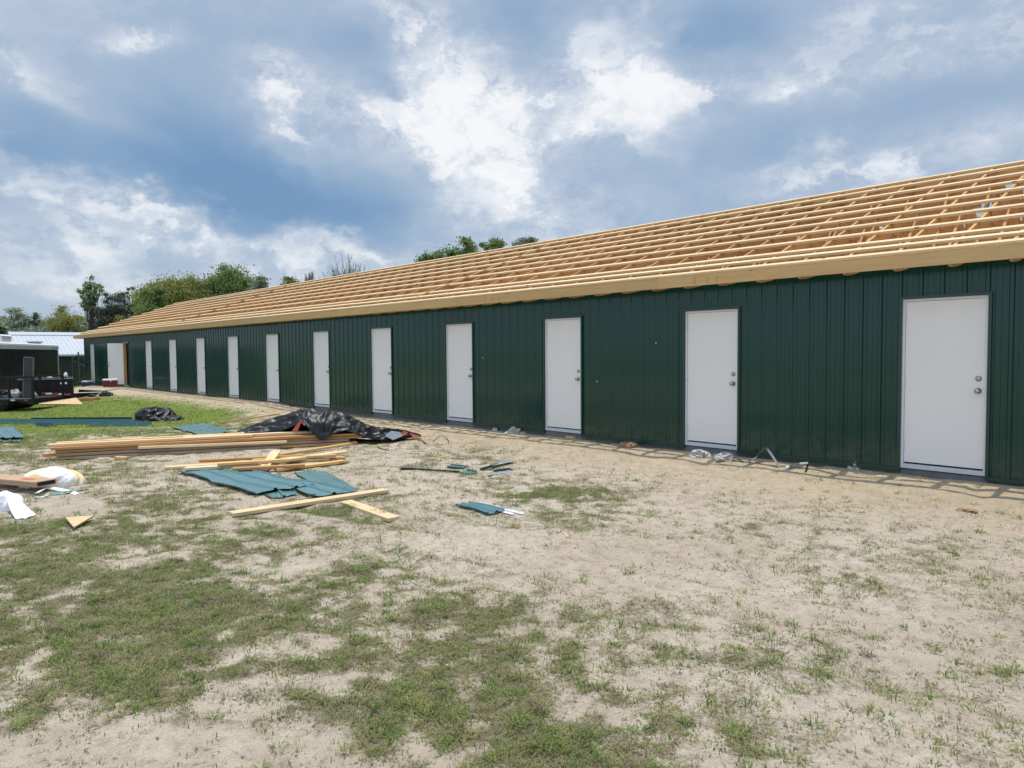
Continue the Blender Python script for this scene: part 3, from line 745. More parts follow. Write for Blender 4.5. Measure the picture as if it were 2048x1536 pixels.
# other loose timber
board(G(462, 1032), G(772, 984), .14, .038, 'longer pale plank lying on the sand below the green sheets', None, PINE_P)
board(G(692, 1008), G(788, 1042), .14, .038, 'shorter pale plank crossing at the end of the long plank', None, PINE_P)
board(G(440, 847), G(560, 828, .08), .06, .03, 'thin stick poking out behind the black sheet', None, PINE_DK)
board(G(232, 919), G(254, 920), .10, .05, 'small wood block on the grass in front of the long pile', None, PINE, 'wood block', 'wood_block')
board(G(198, 922), G(345, 922), .012, .012, 'thin dark stick lying before the long pile', None, PINE_OLD, 'stick', 'stick')
board(G(1100, 868), G(1150, 878), .12, .04, 'wood block lying on the sand at the slab below a door', None, PINE, 'wood block', 'wood_block')
board(G(163, 801), G(194, 801), .25, .12, 'short timber block beside the bright plywood sheet', None, PINE_DK, 'wood block', 'wood_block')
board(G(170, 804), G(245, 800), .07, .03, 'thin pale stick on the lawn right of the plywood sheet', None, PINE, 'stick', 'stick')
def flat_poly(pts, t, name, mat, lab, cat, lift=.01):
    P = [Vector(G(*p)) for p in pts]; c = sum(P, Vector()) / len(P); zt = max(p.z for p in P) + lift; mb = MB(); n = len(P)
    mb.add([(p.x - c.x, p.y - c.y, p.z + lift - c.z) for p in P] + [(p.x - c.x, p.y - c.y, p.z + lift + t - c.z) for p in P], [tuple(range(n))[::-1], tuple(range(n, 2 * n))] + [(i, (i + 1) % n, n + (i + 1) % n, n + i) for i in range(n)])
    o = mb.build(name, mat); o.location = c; return tag(o, lab, cat)
flat_poly([(131, 1043), (189, 1039), (148, 1063)], .014, 'plywood_offcut', PLY, 'triangular plywood offcut lying alone on the grass', 'plywood', .03)
flat_poly([(58, 809), (70, 798), (152, 796), (166, 810)], .02, 'plywood_sheet', PLY, 'pale plywood sheet lying on the lawn below the black dump trailer', 'plywood')
flat_poly([(5, 805), (18, 801), (47, 801), (40, 805)], .02, 'plywood_sheet', PLASTICW, 'white sheet lying under the black utility trailer', 'sheet')

# ---------------------------------------------------------------- corrugated green sheets on the ground
def sheet(A, B_, C_, D_, name, lab, grp=None, lift=.02, rib=.022, P=.23, bend=.012, mat=GREEN_SHEET, cat='metal sheet', tilt=0.0):
    """A,B one end edge; D,C the other end (A-D and B-C are the long sides, ribs run along them)"""
    A, B_, C_, D_ = [Vector(G(*p)) for p in (A, B_, C_, D_)]
    c = (A + B_ + C_ + D_) / 4; W = ((A - B_).length + (D_ - C_).length) / 2; nr = max(2, round(W / P)); prof = []
    for k in range(nr + 1):
        t = k / nr
        for dt, h in ((-.028, 0), (-.012, 1), (.012, 1), (.028, 0)):
            s_ = t + dt / W
            if 0 <= s_ <= 1: prof.append((s_, h * rib))
        if k < nr:
            for f in (.38, .42, .46, .54, .58, .62): prof.append((t + f / nr, .004 if f in (.42, .58) else 0))
    prof = sorted(set(prof)); nL = 14; vs = []
    for i in range(nL + 1):
        u = i / nL
        for (t, h) in prof:
            p = A.lerp(D_, u).lerp(B_.lerp(C_, u), t)
            z = max(float(gh(p.x, p.y)), p.z - .02) + lift + h + bend * (.5 + .5 * math.sin(u * 5.1 + 1.2 + t)) * u + tilt * u
            vs.append(Vector((p.x, p.y, z)) - c)
    n = len(prof); fs = [(i * n + j, i * n + j + 1, (i + 1) * n + j + 1, (i + 1) * n + j) for i in range(nL) for j in range(n - 1)]
    m2 = len(vs); back = [v - Vector((0, 0, .002)) for v in vs]
    fs2 = [tuple(m2 + k for k in f[::-1]) for f in fs]
    rim = [(i * n, (i + 1) * n, m2 + (i + 1) * n, m2 + i * n) for i in range(nL)] + [((i + 1) * n + n - 1, i * n + n - 1, m2 + i * n + n - 1, m2 + (i + 1) * n + n - 1) for i in range(nL)] + [(j + 1, j, m2 + j, m2 + j + 1) for j in range(n - 1)] + [(nL * n + j, nL * n + j + 1, m2 + nL * n + j + 1, m2 + nL * n + j) for j in range(n - 1)]
    o = MB().add(vs + back, fs + fs2 + rim).build(name, mat); o.location = c
    return tag(o, lab, cat, grp)
SG = 'green metal sheets lying on the ground'
sheet((352, 948), (464, 936), (632, 974), (508, 996), 'metal_sheet', 'largest green ribbed sheet, lying in front of the offcut stack', SG, .035, bend=.012)
sheet((470, 958), (560, 948), (596, 991), (540, 999), 'metal_sheet', 'green ribbed sheet mostly hidden under the largest one', SG, .008)
sheet((584, 946), (650, 946), (716, 985), (655, 993), 'metal_sheet', 'dull green sheet pointing right toward the long plank', SG, .010)
sheet((570, 976), (640, 971), (708, 989), (628, 998), 'metal_sheet', 'green sheet lying over the right ends of the other sheets', SG, .030)
sheet((340, 857), (405, 849), (465, 866), (398, 874), 'metal_sheet', 'green ribbed sheet on the sand behind the long lumber pile', SG, .02)
sheet((-60, 858), (26, 857), (50, 880), (-60, 884), 'metal_sheet', 'green ribbed sheet at the left on the thin grass', SG, .05, bend=.02)
sheet((-70, 864), (22, 864), (44, 886), (-60, 889), 'metal_sheet', 'lower green sheet under the one at the left', SG, .012, bend=.01)
sheet((908, 1014), (940, 1008), (1012, 1025), (975, 1033), 'metal_sheet', 'short green sheet offcut beside two white strips', SG, .015)
def strip(a, b, w, h, lab, mat, cat='trim strip', name='trim_strip', lift=.01, grp=None, angle=True):
    p = G(*a, lift); q = G(*b, lift); d = q - p; L = d.length; mb = MB()
    if angle: mb.box((0, -w / 2, 0), (L, w / 2, .003)); mb.box((0, w / 2, .0), (L, w / 2 + .003, h)); mb.box((0, -w / 2 - .003, .0), (L, -w / 2, h * .4))
    else: mb.bbox((0, -w / 2, 0), (L, w / 2, h), .002)
    o = mb.build(name, mat); o.location = p; o.rotation_euler = (0, -math.asin(d.z / L), math.atan2(d.y, d.x)); return tag(o, lab, cat, grp)
TG = 'long green trim lengths on the lawn'
strip((-60, 846), (300, 849), .12, .06, 'nearest long green trim length lying across the lawn edge', GREEN_SHEET, grp=TG)
strip((-60, 842), (268, 843), .10, .06, 'middle long green trim length ending at the black bundle', GREEN_SHEET, lift=.03, grp=TG)
strip((60, 839), (262, 838), .07, .05, 'thin dark green trim length behind the others', GREEN_TRIM, lift=.05, grp=TG)
strip((175, 852), (292, 852), .12, .05, 'short pale green trim length nearest the camera by the lawn edge', GREEN_SHEET, grp=TG)
for i, (x0, x1) in enumerate(((74, 92), (84, 104), (96, 110))):
    strip((x0, 852 + i), (x1, 850 + i), .10, .07, ('crumpled', 'curled', 'folded')[i] + ' green trim offcut in front of the long trim, ' + ('leftmost', 'middle', 'rightmost')[i] + ' of three', GREEN_SHEET, 'metal scrap', 'metal_scrap')
WG = 'strips and scraps near the wall'
strip((957, 1006), (1045, 1028), .035, .014, 'white strip lying across the short green offcut, farther of two', PLASTICW)
strip((953, 1010), (1026, 1029), .035, .014, 'white strip lying across the short green offcut, nearer of two', PLASTICW)
strip((800, 938), (918, 945), .05, .02, 'long thin dark green strip on the sand', GREEN_TRIM)
strip((896, 932), (931, 935), .10, .02, 'short green scrap above the end of the thin strip', GREEN_SHEET, 'metal scrap', 'metal_scrap')
strip((925, 943), (946, 947), .16, .03, 'bent green scrap touching the end of the thin strip', GREEN_SHEET, 'metal scrap', 'metal_scrap')
strip((963, 940), (1020, 923), .05, .02, 'dark green strip beneath the upper pale strip', GREEN_TRIM)
strip((984, 931), (1026, 922), .06, .02, 'upper pale metal strip on the sand, right of the scraps', ALU, lift=.03)
strip((990, 944), (1024, 938), .05, .02, 'dark green strip between the two pale strips', GREEN_TRIM)
strip((975, 951), (1024, 944), .06, .02, 'lower pale metal strip on the sand, right of the scraps', ALU, lift=.02)

def ribbon(pts, w, lab, mat, name='strap', cat='strap', grp=None, thick=.0025):
    P = [Vector(p) for p in pts]; fine = []
    for i in range(len(P) - 1):
        p0 = P[max(i - 1, 0)]; p1 = P[i]; p2 = P[i + 1]; p3 = P[min(i + 2, len(P) - 1)]
        for k in range(6):
            t = k / 6; fine.append(.5 * ((2 * p1) + (p2 - p0) * t + (2 * p0 - 5 * p1 + 4 * p2 - p3) * t * t + (3 * p1 - p0 - 3 * p2 + p3) * t ** 3))
    fine.append(P[-1]); c = fine[0].copy(); vs = []; fs = []
    for i, p in enumerate(fine):
        d = (fine[min(i + 1, len(fine) - 1)] - fine[max(i - 1, 0)]).normalized(); s_ = d.cross(Vector((.2, -.3, 1))).normalized() * w / 2; n = s_.cross(d).normalized() * thick
        vs += [p - s_ - c, p + s_ - c, p + s_ + n - c, p - s_ + n - c]
    for i in range(len(fine) - 1):
        for k in range(4): fs.append((4 * i + k, 4 * i + (k + 1) % 4, 4 * i + 4 + (k + 1) % 4, 4 * i + 4 + k))
    fs += [(3, 2, 1, 0), tuple(4 * (len(fine) - 1) + k for k in range(4))]
    o = MB().add(vs, fs).build(name, mat, smooth=False); o.location = c; return tag(o, lab, cat, grp)
def up(px, py, base_px, base_py):                         # point above the ground spot seen at (base)
    g = G(base_px, base_py); D = (g - CAM).dot(Vector((FW.x, FW.y, 0)).normalized()); return atd(px, py, D)
ribbon([G(1495, 924, .01), up(1512, 915, 1512, 926), up(1530, 896, 1530, 929), up(1542, 908, 1542, 932), G(1558, 934, .01)], .035, 'pale strap arched into a peak against the wall foot', GALV)
ribbon([G(1573, 935, .01), up(1597, 928, 1597, 936), up(1616, 926, 1616, 935)], .05, 'pale strap lying flat right of the arched one', GALV)
ribbon([up(1617, 927, 1617, 935), G(1611, 942, .01)], .02, 'short dark strap end right of the flat pale strap', BLACKM)
ribbon([up(1448, 908, 1448, 915), up(1465, 914, 1465, 919), G(1487, 924, .01)], .02, 'dark strap running out of the plastic bag by the door', BLACKM)
ribbon([G(795, 893, .01), up(802, 884, 802, 889), G(812, 878, .01)], .012, 'thin dark wire left of the orange sheet tip', BLACKM, 'wire', 'wire')
ribbon([G(830, 877, .01), up(842, 880, 842, 883), G(853, 888, .01)], .02, 'dark strap right below the orange sheet tip', BLACKM)
ribbon([G(756, 895, .008), G(766, 898, .012), G(778, 901, .008)], .02, 'small dark strap in front of the black sheet', BLACKM)
ribbon([G(866, 882, .01), up(880, 872, 880, 876), up(892, 875, 892, 879), G(898, 884, .01)], .012, 'thin curved wire on the sand right of the black sheet', BLACKM, 'wire', 'wire')
ribbon([G(1130, 1066, .01), G(1150, 1087, .01)], .012, 'thin pale splinter alone on the open sand', PINE, 'wood_splinter', 'splinter')
ribbon([G(855, 908, .01), G(880, 913, .015), G(896, 911, .01)], .012, 'thin pale splinter left of the green scraps', PINE, 'wood_splinter', 'splinter')
ribbon([G(862, 916, .01), G(895, 913, .015)], .012, 'pale splinter just below the other near the scraps', PINE, 'wood_splinter', 'splinter')

# ---------------------------------------------------------------- crumpled soft things
def lump(name, c, rx, ry, rz, rot, mat, lab, cat, seed=0, amp=.3, frq=2.2, nu=40, nv=22, top=None, grp=None, neck=None):
    r_ = np.random.default_rng(seed); ox, oy = r_.random(2) * 50
    th = np.linspace(0, 2 * np.pi, nu, endpoint=False); ph = np.linspace(0, np.pi * .5, nv)
    T, P = np.meshgrid(th, ph); n1 = fbm(np.cos(T) * frq + ox, np.sin(T) * frq + P * frq + oy, 4) - .5
    ridg = np.abs(fbm(np.cos(T) * frq * 1.7 + ox + 9, np.sin(T) * frq * 1.7 + P * 2 + oy, 3) - .5)
    rr = 1 + amp * n1 * 2 - amp * 1.3 * ridg
    X = np.sin(P) ** .8 * np.cos(T) * rx * rr; Y = np.sin(P) ** .8 * np.sin(T) * ry * rr
    Z = np.cos(P) ** .75 * rz * (1 + amp * (n1 * 2.0)) - .01
    if neck:
        kx = (1 - P / P.max()); Z = Z + neck * np.exp(-(P / .25) ** 2)
    cr, sr_ = math.cos(rot), math.sin(rot); V = np.stack([X * cr - Y * sr_, X * sr_ + Y * cr, Z], -1).reshape(-1, 3)
    i = np.arange((nv - 1) * nu); a = i // nu; b = i % nu; b2 = (b + 1) % nu
    o = np_mesh(name, V, np.stack([a * nu + b, (a + 1) * nu + b, (a + 1) * nu + b2, a * nu + b2], -1), mat, smooth=True); o.location = c
    return tag(o, lab, cat, grp)
def lump_px(name, px0, px1, pyb, h, depth, mat, lab, cat, seed, **k):
    c = G((px0 + px1) / 2, pyb); w = (G(px1, pyb) - G(px0, pyb)); c = c + (Vector((FW.x, FW.y, 0)).normalized()) * depth * .45; c.z = float(gh(c.x, c.y))
    return lump(name, c, w.length / 2, depth / 2, h, math.atan2(w.y, w.x), mat, lab, cat, seed, **k)
lump_px('black_bundle', 258, 330, 843, .34, 1.0, TARP, 'crumpled black plastic bundle at the end of the green trim', 'plastic sheet', 3, amp=.30, nu=64, nv=30)
lump_px('black_bundle', 308, 352, 843, .12, .6, TARP, 'flat tail of black plastic right of the bundle', 'plastic sheet', 5, amp=.45, nu=50)
lump_px('trash_bag', 196, 220, 793, .17, .35, TARP, 'larger black bag lying on the lawn before the open door', 'bag', 8, amp=.4)
lump_px('trash_bag', 175, 188, 794, .11, .25, TARP, 'smaller black bag on the lawn beside the larger one', 'bag', 9, amp=.4)
lump_px('plastic_bag', 1384, 1424, 915, .085, .3, CLEARBAG, 'cloudy plastic bag half buried under the second door', 'plastic bag', 11, amp=.5, nu=60)
lump_px('plastic_bag', 1432, 1476, 923, .10, .3, CLEARBAG, 'cloudy plastic bag with a dark strap at the slab', 'plastic bag', 12, amp=.6, nu=60)
lump_px('plastic_bag', 1703, 1738, 939, .085, .2, CLEARBAG, 'knotted cloudy plastic bag by the wall near the nearest door', 'plastic bag', 13, amp=.5, neck=.05)
lump_px('plastic_bag', 1012, 1052, 868, .10, .3, CLEARBAG, 'cloudy plastic bag on the sand below the fourth door gap', 'plastic bag', 14, amp=.6, nu=60)
lump_px('rubble', 984, 998, 862, .07, .16, CLEARBAG, 'small pale lump at the slab left of the plastic bag', 'rubble', 15, amp=.4)
lump_px('rubble', 783, 797, 838, .10, .2, CLEARBAG, 'small pale lump at the slab beyond the black sheet', 'rubble', 16, amp=.4)
lump_px('paper_bag', 1238, 1278, 896, .085, .22, BROWNP, 'crumpled brown paper bag on the sand by the wall', 'paper bag', 17, amp=.55, nu=60)
o = lump_px('plastic_sack', 14, 142, 975, .21, .55, BAGY, 'big white and yellow plastic sack lying behind the cardboard box', 'sack', 21, amp=.16, frq=1.3, nu=80, nv=36)
lump_px('plastic_sack', -60, 30, 1024, .19, .36, BAG, 'white sack cut by the left picture edge', 'sack', 22, amp=.2, frq=1.2, nu=60)
def fold(pts, name, mat, lab, cat):                       # soft sheet folded over itself, given by (px,py,height)
    P = [[Vector(up(*p[:2], *p[2:])) if len(p) == 4 else G(p[0], p[1], .01) for p in row] for row in pts]; c = P[0][0].copy(); nr, nc = len(P), len(P[0]); NU, NV = 26, 26; vs = []
    for i in range(NU):
        row = [np.array(crm([np.array(P[r][k]) for r in range(nr)], i / (NU - 1))) for k in range(nc)]
        for j in range(NV):
            q_ = crm(row, j / (NV - 1)); w_ = .02 * (float(fbm(np.array(i * .3), np.array(j * .35), 3)) - .5); vs.append(Vector(q_) + Vector((0, 0, w_)) - c)
    o = MB().add(vs, [(i * NV + j, (i + 1) * NV + j, (i + 1) * NV + j + 1, i * NV + j + 1) for i in range(NU - 1) for j in range(NV - 1)]).build(name, mat, smooth=True); o.location = c
    sm_ = o.modifiers.new('thick', 'SOLIDIFY'); sm_.thickness = .004; return tag(o, lab, cat)
def crm(P, t):
    n = len(P) - 1; x = t * n; i = min(int(x), n - 1); f = x - i; g = lambda k: P[max(0, min(n, k))]
    return .5 * ((2 * g(i)) + (g(i + 1) - g(i - 1)) * f + (2 * g(i - 1) - 5 * g(i) + 4 * g(i + 1) - g(i + 2)) * f * f + (3 * g(i) - g(i - 1) - 3 * g(i + 1) + g(i + 2)) * f ** 3)
o = fold([[(8, 986, 8, 1012), (22, 984, 24, 1010), (30, 996, 36, 1012)], [(14, 1002, 14, 1022), (28, 1004, 28, 1020), (46, 1006, 50, 1018)], [(22, 1022, 22, 1030), (44, 1016, 44, 1028), (62, 1020, 62, 1026)], [(30, 1037), (52, 1036), (72, 1029)]],
         'plastic_sack', BAG, 'flat folded corner of a white sack lying in front of the box', 'sack')
MB().add([Vector(up(22, 996, 24, 1013)) - o.location, Vector(up(28, 995, 30, 1013)) - o.location, Vector(up(34, 1002, 36, 1016)) - o.location, Vector(up(25, 1004, 27, 1016)) - o.location], [(0, 3, 2, 1)]).build('yellow_patch', YELL, o)
lump_px('bag_print', 24, 34, 1004, .17, .10, YELL, None, None, 24, amp=.2).parent = None
bpy.data.objects.remove(bpy.data.objects['bag_print'])
# rotten leaves clump
lump_px('leaf_litter', 1016, 1042, 1057, .018, .12, BROWNP, 'small reddish clump of dead leaves on the sand', 'leaf litter', 31, amp=.9)
lump_px('leaf_litter', 1925, 1960, 1024, .018, .14, BROWNP, 'brown clump of dead roots on the sand near the right edge', 'leaf litter', 32, amp=.9)

# long cardboard box
a = G(-40, 975); b = G(72, 990)
d = (b - a); d.z = 0; L = d.length; o = MB().bbox((0, -.0, 0), (L, .26, .065), .004).build('cardboard_box', CARD)
o.location = a + Vector((0, 0, .07)); o.rotation_euler = (0, 0, math.atan2(d.y, d.x)); tag(o, 'long flat cardboard box with a red print on its top', 'cardboard box')
MB().box((L * .62, .08, .0655), (L * .82, .135, .067)).build('red_print', CARDRED, o)
MB().box((L + .0005, .02, .010), (L + .003, .24, .055)).build('painted_opening', SHADE_FILL, o)  # dark plate on the closed end paints the shade inside an open box
MB().box((.0, -.004, .033), (L, -.0005, .037)).build('flap_edge', PINE_OLD, o)
ribbon([G(74, 986, .05), up(95, 976, 95, 983), up(120, 979, 120, 984), G(155, 988, .01)], .05, 'white ribbon curling over the teal strap', PLASTICW)
ribbon([G(98, 987, .02), G(135, 983, .03), G(178, 975, .02)], .045, 'teal plastic strap sticking out past the cardboard box', TEAL)
ribbon([G(70, 994, .01), G(84, 994, .01), G(97, 989, .02)], .02, 'thin white cord at the end of the cardboard box', PLASTICW)

# ---------------------------------------------------------------- black sheet thrown over the lumber
ST = [  # front (px,py,v), shoulder (px,py,v), crest(px,py,v), back (px, v)
    ((468, 867, .60), (472, 864, .70), (478, 861, .80), .9), ((500, 866, .55), (505, 858, .66), (510, 849, .78), .95),
    ((535, 863, .50), (535, 852, .62), (538, 840, .75), 1.0), ((565, 861, .40), (563, 846, .55), (566, 831, .70), 1.1),
    ((588, 852, .30), (590, 838, .45), (595, 822, .60), 1.15), ((606, 848, .12), (606, 836, .30), (612, 820, .55), 1.2),
    ((622, 862, .02), (620, 842, .16), (626, 819, .50), 1.25), ((640, 879, -.06), (638, 846, .08), (642, 820, .48), 1.25),
    ((655, 875, -.05), (655, 846, .10), (658, 821, .46), 1.25), ((668, 868, -.02), (672, 848, .12), (678, 825, .45), 1.2), ((690, 862, .0), (694, 850, .14), (698, 833, .42), 1.15),
    ((712, 868, .0), (716, 856, .15), (718, 843, .40), 1.05), ((734, 876, .02), (738, 864, .16), (740, 852, .36), .95),
    ((758, 880, .05), (762, 869, .18), (766, 856, .34), .85), ((784, 881, .10), (788, 870, .20), (792, 859, .32), .75),
    ((806, 878, .18), (808, 871, .24), (812, 863, .32), .6), ((826, 875, .24), (828, 871, .28), (832, 867, .32), .45), ((840, 874, .27), (841, 873, .29), (843, 871, .31), .36)]
def crm(P, t):
    n = len(P) - 1; x = t * n; i = min(int(x), n - 1); f = x - i; g = lambda k: P[max(0, min(n, k))]
    return .5 * ((2 * g(i)) + (g(i + 1) - g(i - 1)) * f + (2 * g(i - 1) - 5 * g(i) + 4 * g(i + 1) - g(i + 2)) * f * f + (3 * g(i) - g(i - 1) - 3 * g(i + 1) + g(i + 2)) * f ** 3)
cols = []
for (f, s_, c, bk) in ST:
    F_ = pv(*f); S_ = pv(*s_); C_ = pv(*c); Bk = C_ + PV * (bk - c[2]); Bk.z = float(gh(Bk.x, Bk.y)) + .02; mid = (C_ + Bk) / 2 + Vector((0, 0, (C_.z - Bk.z) * .18))
    F_.z = max(F_.z, float(gh(F_.x, F_.y)) + .01); S_.z = max(S_.z, float(gh(S_.x, S_.y)) + .02); C_.z = max(C_.z, float(gh(C_.x, C_.y)) + .03)
    cols.append([np.array(p) for p in (F_, S_, C_, mid, Bk)])
nu, nv = 150, 40; V = np.zeros((nu, nv, 3))
for i in range(nu):
    u = i / (nu - 1); ctl = [crm([c[k] for c in cols], u) for k in range(5)]
    for j in range(nv): V[i, j] = crm(ctl, j / (nv - 1))
U_, Vv = np.meshgrid(np.linspace(0, 1, nu), np.linspace(0, 1, nv), indexing='ij')
wr = (np.abs(fbm(U_ * 14 + Vv * 4, Vv * 5 - U_ * 6, 4) - .5) * -2 + .35) * .075 + (fbm(U_ * 40, Vv * 14, 3) - .5) * .030
env = np.clip(np.minimum(U_, 1 - U_) * 14, 0, 1) * np.clip(Vv * 8, .15, 1) * np.clip((1 - Vv) * 6, 0, 1)
V[..., 2] += wr * env; V[..., :2] += (np.array(-PV)[:2] * (wr * env)[..., None] * .7)
gz_ = gh(V[..., 0], V[..., 1]); V[..., 2] = np.maximum(V[..., 2], gz_ + .004)
c0 = np.array(pp(3.6, .4)); i = np.arange((nu - 1) * (nv - 1)); a_ = i // (nv - 1); b_ = i % (nv - 1)
Fq = np.stack([a_ * nv + b_, (a_ + 1) * nv + b_, (a_ + 1) * nv + b_ + 1, a_ * nv + b_ + 1], -1)
tp = np_mesh('plastic_sheet', V.reshape(-1, 3) - c0, Fq, TARP, smooth=True); tp.location = c0
tag(tp, 'crumpled black plastic sheet draped over the right end of the lumber pile', 'plastic sheet')
sm = tp.modifiers.new('solid', 'SOLIDIFY'); sm.thickness = .004
def quadpatch(pts, name, mat, parent):
    vs = [Vector(p) - Vector(c0) for p in pts]; n = len(vs)
    mb = MB(); off = PV * .012; mb.add(vs + [v + off for v in vs], [tuple(range(n)), tuple(range(n, 2 * n))[::-1]] + [(k, (k + 1) % n, n + (k + 1) % n, n + k)[::-1] for k in range(n)])
    return mb.build(name, mat, parent)
quadpatch([pv(583, 863, .02), pv(594, 866, .0), pv(600, 850, .02), pv(603, 838, .06), pv(597, 845, .05)], 'orange_lining', ORANGE, tp)
quadpatch([pv(603, 838, .05), pv(602, 846, .04), pv(610, 853, .05)], 'orange_lining', ORANGE, tp)
quadpatch([pv(800, 872, .12), pv(806, 862, .20), pv(816, 864, .22), pv(812, 870, .16)], 'orange_lining', ORANGE, tp)
quadpatch([pv(818, 866, .20), pv(846, 873, .22), pv(826, 874.5, .16)], 'orange_lining', ORANGE, tp)
quadpatch([pv(770, 872, .02), pv(782, 862, .10), pv(800, 864, .14), pv(806, 872, .10), pv(786, 880, .02)], 'silver_side', GALV, tp)

# ---------------------------------------------------------------- coolers
def facing(px0, px1, py, D, turn=0.0):
    """ground-level frame of something whose front spans px0..px1, square to the line of sight (turned by `turn`)"""
    a = atd(px0, py, D); v = Vector((a.x - CAM.x, a.y - CAM.y, 0)).normalized(); ax = Vector((v.y, -v.x, 0)); ax.rotate(Matrix.Rotation(turn, 3, 'Z'))
    r = ray(px1, py); n = Vector((-ax.y, ax.x, 0)); t = (a - CAM).dot(n) / r.dot(n); b = CAM + r * t; return a, ax, (Vector((b.x, b.y, 0)) - Vector((a.x, a.y, 0))).length
def cooler(px0, px1, pyb, D, H, dp, body, lid, lab, turn=0.0):
    a, ax, L = facing(px0, px1, pyb, D, turn); t = empty('cooler', (a.x, a.y, a.z), math.atan2(ax.y, ax.x)); tag(t, lab, 'cooler')
    MB().add([(.02, .02, 0), (L - .02, .02, 0), (L - .02, dp - .02, 0), (.02, dp - .02, 0), (0, 0, H * .78), (L, 0, H * .78), (L, dp, H * .78), (0, dp, H * .78)], [(0, 3, 2, 1), (4, 5, 6, 7), (0, 1, 5, 4), (1, 2, 6, 5), (2, 3, 7, 6), (3, 0, 4, 7)]).build('tub', body, t)
    MB().bbox((-.012, -.012, H * .785), (L + .012, dp + .01, H), .02).build('lid', lid, t)
    for x in (-.03, L + .012): MB().bbox((x, dp * .3, H * .45), (x + .018, dp * .7, H * .6), .004).build('side_handle', body, t)
    MB().box((L * .45, -.022, H * .66), (L * .55, -.012, H * .86)).build('latch', lid, t)
    return t
cooler(207, 236, 774.5, 31.5, .36, .30, RED, PLASTICW, 'red cooler with a white lid on the sand beside the open door', R(6))
cooler(163, 184, 773, 37.5, .29, .30, BLUE, PLASTICW, 'blue cooler with a white lid near the far corner of the building')

# ---------------------------------------------------------------- metal barn behind
HZ = Vector((FW.x, FW.y, 0)).normalized(); RH = Vector((RT.x, RT.y, 0)).normalized()
BG = empty('barn', (0, 0, 0)); tag(BG, 'low dark green barn with a white ribbed metal roof beyond the trailers', 'barn')
BA = R(3); ax = Vector((math.sin(BA), math.cos(BA), 0)); ay = Vector((-math.cos(BA), math.sin(BA), 0)); Lb = 9.0
def barn_frame(px, py, D, run):
    r0 = atd(px, py, D); o = r0 - ay * run; m = Matrix((ax, ay, Vector((0, 0, 1)))).transposed().to_4x4(); m.translation = (o.x, o.y, 0); return m, r0.z
bm_, zr_ = barn_frame(13, 670.5, 56, 5.6); ze = 1.50; gb = -1.4
def roofplane(mb, x0, x1, y0, z0, y1, z1):
    n = int((x1 - x0) / .3); prof = []
    for k in range(n + 1):
        x = x0 + (x1 - x0) * k / n
        for dx, h in ((-.03, 0), (-.012, .035), (.012, .035), (.03, 0)): prof.append((min(max(x + dx, x0), x1), h))
    vs = []
    for (x, h) in prof: vs += [bm_ @ Vector((x, y0, z0 + h)), bm_ @ Vector((x, y1, z1 + h))]
    mb.add(vs, [(2 * i, 2 * i + 2, 2 * i + 3, 2 * i + 1) for i in range(len(prof) - 1)])
T = lambda x, y, z: tuple(bm_ @ Vector((x, y, z)))
mb = MB(); roofplane(mb, 0, Lb, -.5, ze, 5.6, zr_); roofplane(mb, 0, Lb, 11.7, ze, 5.62, zr_); mb.build('roof', WHITEROOF, BG)
MB().box((0, -.52, ze - .10), (Lb, -.49, ze + .03), 0, bm_).box((0, 5.5, zr_ - .03), (Lb, 5.75, zr_ + .05), 0, bm_).build('roof_trim', WHITEROOF, BG)
mb = MB(); siding(mb, .3, Lb - .3, gb, ze - .05, T); mb.box((.3, .05, gb), (Lb - .3, 11.2, ze - .05), 0, bm_)
for xg in (.3, Lb - .32): mb.add([bm_ @ Vector((xg, .05, ze - .05)), bm_ @ Vector((xg, 11.2, ze - .05)), bm_ @ Vector((xg, 5.6, zr_ - .08)), bm_ @ Vector((xg + .02, .05, ze - .05)), bm_ @ Vector((xg + .02, 11.2, ze - .05)), bm_ @ Vector((xg + .02, 5.6, zr_ - .08))], [(0, 1, 2), (3, 5, 4)])
mb.build('wall', BARNG, BG)
B2 = empty('barn', (0, 0, 0)); tag(B2, 'second white-roofed barn showing just above the ridge of the nearer one', 'barn')
bm_, zr_ = barn_frame(15, 663.5, 72, 5.6); ze = zr_ - 1.6; Lb = 12.0
mb = MB(); roofplane(mb, 0, Lb, -.5, ze, 5.6, zr_); roofplane(mb, 0, Lb, 11.7, ze, 5.62, zr_); mb.build('roof', WHITEROOF, B2)
MB().box((.2, 0, gb), (Lb - .3, 11.2, ze - .05), 0, bm_).build('wall', BARNG, B2)

# ---------------------------------------------------------------- trailers
def wheel_at(parent, m, r=.33, w=.2):
    wm = MB().lathe([(r * .6, -w / 2), (r * .95, -w / 2), (r, -w * .35), (r, w * .35), (r * .95, w / 2), (r * .6, w / 2)], 24, mat=m).build('wheel', RUBBER, parent, True)
    MB().lathe([(r * .58, -w * .42), (r * .58, w * .42), (r * .3, w * .46), (.05, w * .5)], 18, mat=m).build('rim', ALU, wm, True)
